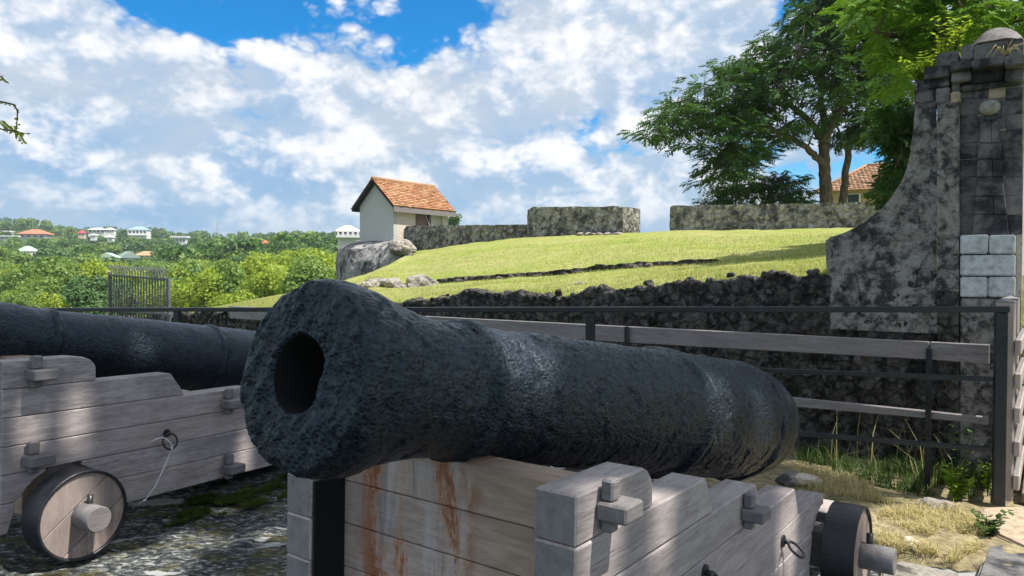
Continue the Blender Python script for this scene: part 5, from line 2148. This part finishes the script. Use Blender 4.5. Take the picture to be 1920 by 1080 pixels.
def blades(P, rg, h, w, lean=.5, seg=2):
    """grass blades as bent strips from the points P"""
    m = len(P)
    az = rg.uniform(0, 2 * math.pi, m)
    d = np.stack([np.cos(az), np.sin(az), np.zeros(m)], 1)
    s = np.stack([-np.sin(az), np.cos(az), np.zeros(m)], 1)
    H = (h * rg.uniform(.5, 1.4, m))[:, None]
    ln = (lean * rg.uniform(.2, 1.6, m))[:, None]
    wv = s * (w * rg.uniform(.7, 1.3, m))[:, None]
    z = np.array([0, 0, 1.])
    p1 = P + z * H * .55 + d * H * ln * .25
    p2 = P + z * H * (1 - .25 * ln) + d * H * ln
    V = np.stack([P - wv, P + wv, p1 + wv * .8, p1 - wv * .8, p2 + wv * .1, p2 - wv * .1], 1).reshape(-1, 3)
    i = np.arange(m)[:, None] * 6
    Q = np.concatenate([i + np.array([[0, 1, 2, 3]]), i + np.array([[3, 2, 4, 5]])]).reshape(-1, 4)
    return V, Q


def ground_pts(poly, n, rg, z=0.0):
    pp = sample_poly(poly, n, rg)
    return np.array([gp(x, y, z) for x, y in pp])


def build_grass():
    rg = np.random.default_rng(5)
    # sunny dry grass beside the rear wheel
    P = ground_pts([(1640, 962), (1700, 955), (1790, 958), (1850, 985), (1845, 1030), (1790, 1055), (1700, 1050), (1650, 1030)], 5200, rg, .02)
    P = P[fbm(P, 4.5, 3, .6) > -.05]
    V, Q = blades(P, rg, .055, .0022, .9)
    tag(mk('dry_grass', V, Q, M['dry']), 'pale dry grass in the sun between rear wheel and stone step', 'grass', None, 'stuff')
    P = ground_pts([(1490, 880), (1600, 895), (1680, 950), (1560, 935), (1490, 912)], 1700, rg, .0)
    V, Q = blades(P, rg, .06, .0022, .9)
    tag(mk('dry_grass', V, Q, M['dry']), 'straw coloured grass behind the cannon breech', 'grass', None, 'stuff')
    # green grass at the wall foot
    P = ground_pts([(1480, 862), (1560, 840), (1860, 850), (1862, 935), (1760, 950), (1680, 935), (1560, 890)], 5200, rg, -.06)
    P = P[fbm(P, 3.5, 3, .6) > .02]
    V, Q = blades(P, rg, .11, .003, .7)
    tag(mk('weedy_grass', V, Q, M['weed']), 'shaded green grass along the foot of the moat wall', 'grass', None, 'stuff')
    P = ground_pts([(1500, 850), (1640, 850), (1820, 900), (1800, 945), (1690, 930), (1560, 885)], 45, rg, -.06)
    V, Q = blades(P, rg, .36, .0034, .75)
    tag(mk('tall_grass', V, Q, M['stalk']), 'tall thin grass stalks rising between railing and wall', 'grass', None, 'stuff')
    # moss under the left carriage
    P = ground_pts([(270, 985), (360, 935), (480, 905), (545, 890), (550, 930), (470, 955), (380, 975), (310, 990)], 15000, rg, -.005)
    P = P[fbm(P, 5.5, 4, .6) > .12]
    V, Q = blades(P, rg, .024, .0026, 1.1)
    tag(mk('moss_strip', V, Q, M['moss']), 'mossy green strip on the paving under the left carriage', 'moss', None, 'stuff')
    # tufts along the moat wall top
    aa = rg.uniform(FORT.hit(380, 560)[0], FORT.hit(1545, 560)[0], 2600)
    tab = sorted((FORT.hit(px, y)[0], FORT.hit(px, y)[1]) for px, y in WALL_TOP)
    zz = np.interp(aa, *zip(*tab))
    P = np.array([FORT.w(a, b, z) for a, b, z in zip(aa, rg.uniform(.15, .7, 2600), zz - .03)])
    V, Q = blades(P, rg, .075, .004, .8)
    tag(mk('wall_top_grass', V, Q, M['grassblade']), 'ragged grass fringe along the top of the moat wall', 'grass', None, 'stuff')
    # lawn blades over the near slope
    G = HILL
    nc, nr = G.shape[:2]
    n = 70000
    i = rg.integers(20, 234, n); j = rg.integers(2, 35, n)
    u = rg.random(n)[:, None]; v = rg.random(n)[:, None]
    P = (G[i, j] * (1 - u) + G[i + 1, j] * u) * (1 - v) + (G[i, j + 1] * (1 - u) + G[i + 1, j + 1] * u) * v
    vv = P @ Vv
    P[:, 2] += np.clip((vv - WALL_V - .3) / 3., 0, 1) * (.035 * fbm(P, .5, 4) + .015 * fbm(P, 2.5, 3)) - .005
    sc = .040 + .0018 * np.clip(vv - 6, 0, 25)
    V, Q = blades(P, rg, 1.0, .06, .9)
    V = (V.reshape(-1, 6, 3) - P[:, None]) * sc[:, None, None] + P[:, None]
    tag(mk('lawn_grass', V.reshape(-1, 3), Q, M['grassblade']), 'short sunlit grass blades of the fort slope', 'grass', None, 'stuff')


build_grass()


def leafy_plant(name, label, base, n, h, leaf, mat, seed, spread=.5, cat='plant', group=None, stemm=None):
    """several bent stems with paired leaves"""
    rg = np.random.default_rng(seed)
    t = thing(name, label, cat, loc=base, group=group)
    LV = []
    for k in range(n):
        az = rg.uniform(0, 6.28)
        ln = rg.uniform(.1, spread)
        hh = h * rg.uniform(.55, 1.1)
        d = np.array([math.cos(az), math.sin(az), 0])
        pts = [d * ln * hh * s * s + np.array([0, 0, hh * s]) for s in np.linspace(0, 1, 5)]
        MB().tube(pts, [.004, .0035, .003, .0025, .0015], 5).build('stem', stemm or M['weed'], t, True)
        for s in np.linspace(.3, 1, 8):
            p = d * ln * hh * s * s + np.array([0, 0, hh * s])
            for sg in (-1, 1):
                a2 = az + sg * rg.uniform(.8, 2.0)
                e = np.array([math.cos(a2), math.sin(a2), rg.uniform(-.3, .5)])
                e /= np.linalg.norm(e)
                sd = np.cross(e, [0, 0, 1.]); sd /= np.linalg.norm(sd)
                L_ = leaf * rg.uniform(.6, 1.2)
                LV.append([p, p + e * L_ * .5 + sd * L_ * .28, p + e * L_, p + e * L_ * .5 - sd * L_ * .28])
    V = np.array(LV).reshape(-1, 3)
    o = mk('leaves', V, np.arange(len(V)).reshape(-1, 4), mat, t)
    o['kind'] = 'stuff'
    return t


M['weed_lime'] = leaf_mat('weed_lime', (.16, .30, .03), (.34, .46, .05), .4)
leafy_plant('leafy_weed', 'bright green leafy weed at the foot of the railing post', gp(1795, 948, -.05), 7, .26, .075, M['weed_lime'], 41, .6)
leafy_plant('leafy_weed', 'tall sparse weed with pale flower heads near the corner post', gp(1803, 942, -.05), 3, .48, .06, M['weed'], 42, .2)
leafy_plant('leafy_weed', 'small weed sprouting against the base of the end post', gp(1852, 930, -.05), 3, .36, .05, M['weed_lime'], 43, .3)
leafy_plant('leafy_weed', 'dark straggling weed at the corner of the stone step', gp(1846, 1012, 0), 8, .16, .05, M['weed'], 44, 1.0)
for k, (px, py, V_, h, lab) in enumerate(((1766, 108, 6.45, .26, 'yellow green plant growing on the left cornice of the pillar'), (1792, 92, 6.5, .34, 'taller yellow plant rooted behind the pillar cap blocks'),
                                          (1738, 140, 6.4, .2, 'trailing yellow green plant on the lowest cornice step'), (1722, 150, 6.35, .16, 'small bright fern at the left corner of the pillar'))):
    leafy_plant('cornice_plant', lab, fort_pt(px, py + 14, V_), 9, h, .05, M['weed_lime'], 50 + k, .9, group='plants on the pillar')
rgx = np.random.default_rng(9)
b_ = fort_pt(1882, 106, WALL_V - .2)
t_ = thing('dry_tuft', 'pale dry root tuft hanging from the pillar cornice', 'plant', loc=b_)
for k in range(13):
    az_, l_ = rgx.uniform(0, 6.28), rgx.uniform(.08, .17)
    MB().tube([(0, 0, 0), (math.cos(az_) * l_ * .5, -.03, l_ * .45), (math.cos(az_) * l_, -.05, l_ * rgx.uniform(-.2, .7))], [.003, .0022, .001], 5).build('stalk', M['dry'], t_, True)


# ------------------------------------------------------------------ the tree overhead whose leaves dapple the guns
def build_shade_tree():
    rg = np.random.default_rng(31)
    base = np.array([8.2, -5.0, -.1])
    t = thing('overhanging_tree', 'tree overhanging the guns, a drooping leafy twig at the left edge', 'tree', loc=base)
    mb = MB()
    limb_tube(mb, [(0, 0, -.3), (-.2, .2, 3.0), (-.8, .5, 6.2), (-1.6, 1.0, 8.6)], .38, .24, 12, 5, .02, rg)
    mb.build('trunk', M['bark'], t, True)
    for pts in ([(-1.6, 1.0, 8.6), (-3.4, 2.6, 10.6), (-5.6, 4.4, 11.2), (-8.0, 6.0, 11.0)], [(-1.6, 1.0, 8.6), (-3.6, 1.4, 10.8), (-6.4, 2.6, 11.6), (-9.4, 5.0, 11.2)],
                [(-1.2, .8, 7.6), (-1.6, 3.2, 10.4), (-2.4, 6.2, 11.2)], [(-1.6, 1.0, 8.6), (-1.0, -.6, 11.0), (-2.2, -1.6, 11.8)]):
        mb = MB()
        limb_tube(mb, pts, .18, .05, 8, 4, .05, rg)
        mb.build('limb', M['bark'], t, True)
    # sunlit spots seen on the guns: no leaf stands between them and the sun
    spots = [(at(958, 690, 1.95), .12), (at(985, 725, 1.98), .08), (at(1330, 800, 2.85), .125), (at(1440, 775, 3.15), .10), (at(1470, 800, 3.2), .07), (at(1108, 1030, 1.58), .08), (at(1120, 1060, 1.6), .08),
             (at(1245, 940, 1.85), .07), (at(1228, 1000, 1.85), .07), (at(1495, 985, 2.75), .11), (at(1470, 1010, 2.65), .06), (at(60, 790, 3.5), .06), (at(155, 765, 3.7), .07),
             (at(290, 622, 4.35), .09), (at(130, 930, 3.45), .13), (at(95, 990, 3.4), .12), (at(190, 1000, 3.5), .13), (at(280, 1035, 3.5), .22), (at(370, 1000, 3.8), .16),
             (at(215, 1060, 3.3), .2), (at(520, 990, 3.9), .10), (at(440, 930, 4.3), .06), (at(1660, 870, 5.1), .2), (at(1740, 925, 4.5), .18), (at(1800, 930, 4.5), .12), (at(1590, 880, 5.0), .12), (at(470, 830, 4.6), .07),
             (at(340, 660, 4.5), .03)]
    n = 14000
    gx = rg.uniform(-7.5, 2.6, n); gy = rg.uniform(-2.5, 6.6, n)
    keep = np.ones(n, bool)
    keep &= ~((gx > 1.35 + .25 * np.sin(gy * 3)) & (gy < 4.35))          # the sunny verge by the wheel stays clear
    keep &= ~((gx > 2.55) & (gy > 4.3))
    keep &= (gy < 5.6 + .4 * np.sin(gx * 2.1))
    gx, gy = gx[keep], gy[keep]
    z = rg.uniform(10.0, 12.3, len(gx))
    C = np.stack([gx, gy, np.full(len(gx), .7)], 1) + SUN * ((z - .7) / SUN[2])[:, None]
    V, Q = sprays(C, rg, .34, .15, 6, .25, lw=.42)
    q = V.reshape(-1, 4, 3)
    cen = q.mean(1)
    ok = np.ones(len(q), bool)
    for p, r_ in spots:
        d = cen - p
        k = d @ SUN
        dist = np.linalg.norm(d - k[:, None] * SUN, axis=1)
        ok &= dist > r_ + .035
    # nothing hangs into the view except the twig
    d = cen - EYE
    up = (d[:, 2] / np.maximum(d[:, 1], .01))
    ok &= (d[:, 1] < .2) | (up > .56)
    q = q[ok].reshape(-1, 3) - base
    mk('crown', q, np.arange(len(q)).reshape(-1, 4), M['leaf_mid'], t)
    # twig drooping into the picture at the left edge
    Y = 3.6
    tips = [[(-160, -150), (-90, 40), (-30, 185), (8, 192), (26, 196), (33, 208), (31, 240), (29, 256)],
            [(-120, 90), (-60, 215), (-20, 236), (6, 243), (30, 246), (54, 252)],
            [(-100, 60), (-50, 120), (-15, 140), (3, 144), (11, 152)]]
    tw = MB()
    leaf = []
    for pts in tips:
        W_ = [at(x, y, Y + .06 * math.sin(i)) - base for i, (x, y) in enumerate(pts)]
        tw.tube(W_, list(np.linspace(.007, .0016, len(W_))), 6)
        for i in range(2, len(W_) - 1):
            for s in np.linspace(0, 1, 5, endpoint=False):
                p = W_[i] * (1 - s) + W_[i + 1] * s
                for _ in range(2):
                    e = rg.normal(0, 1, 3) + [0, 0, -.7]
                    e /= np.linalg.norm(e)
                    sd = np.cross(e, rg.normal(0, 1, 3)); sd /= np.linalg.norm(sd)
                    L_ = rg.uniform(.012, .026)
                    leaf.append([p, p + e * L_ * .5 + sd * L_ * .25, p + e * L_, p + e * L_ * .5 - sd * L_ * .25])
    w0 = at(-160, -150, Y) - base
    tw.tube([w0, w0 + [0.1, -.4, 1.6], w0 + [.8, -1.0, 4.2], np.array([-9.4, 5.0, 11.2])], [.007, .012, .03, .05], 6)
    o = tw.build('drooping_twig', M['bark'], t, True)
    for pts, n_ in (([(24, 236), (38, 258), (44, 266)], 10), ([(2, 226), (18, 236), (24, 246)], 10)):
        W_ = [at(x, y, Y) - base for x, y in pts]
        for s in np.linspace(0, 1, n_):
            p = W_[0] * (1 - s) + W_[-1] * s
            for sg in (-1, 1):
                e = np.array([sg * .8, rg.normal(0, .4), -.4]); e /= np.linalg.norm(e)
                sd = np.cross(e, [0, 1., 0]); sd /= np.linalg.norm(sd)
                L_ = .022
                leaf.append([p, p + e * L_ * .5 + sd * L_ * .3, p + e * L_, p + e * L_ * .5 - sd * L_ * .3])
    V = np.array(leaf).reshape(-1, 3)
    lo = mk('leaflets', V, np.arange(len(V)).reshape(-1, 4), M['leaf_lime'], o)
    lo['kind'] = 'stuff'


build_shade_tree()


# ------------------------------------------------------------------ the sea air between the fort and the far ridge
def build_haze():
    m = bpy.data.materials.new('sea_air')
    m.use_nodes = True
    t = m.node_tree
    t.nodes.remove(t.nodes['Principled BSDF'])
    v = t.nodes.new('ShaderNodeVolumePrincipled')
    v.inputs['Color'].default_value = (.80, .88, 1.0, 1)
    v.inputs['Density'].default_value = .00020
    v.inputs['Anisotropy'].default_value = .2
    t.links.new(v.outputs[0], t.nodes['Material Output'].inputs['Volume'])
    o = MB().box(-2700, 2700, -2700, 2700, -72, 95).build('haze', m)
    tag(o, 'thin bluish sea haze softening the far wooded ridge', 'haze', None, 'stuff')


build_haze()
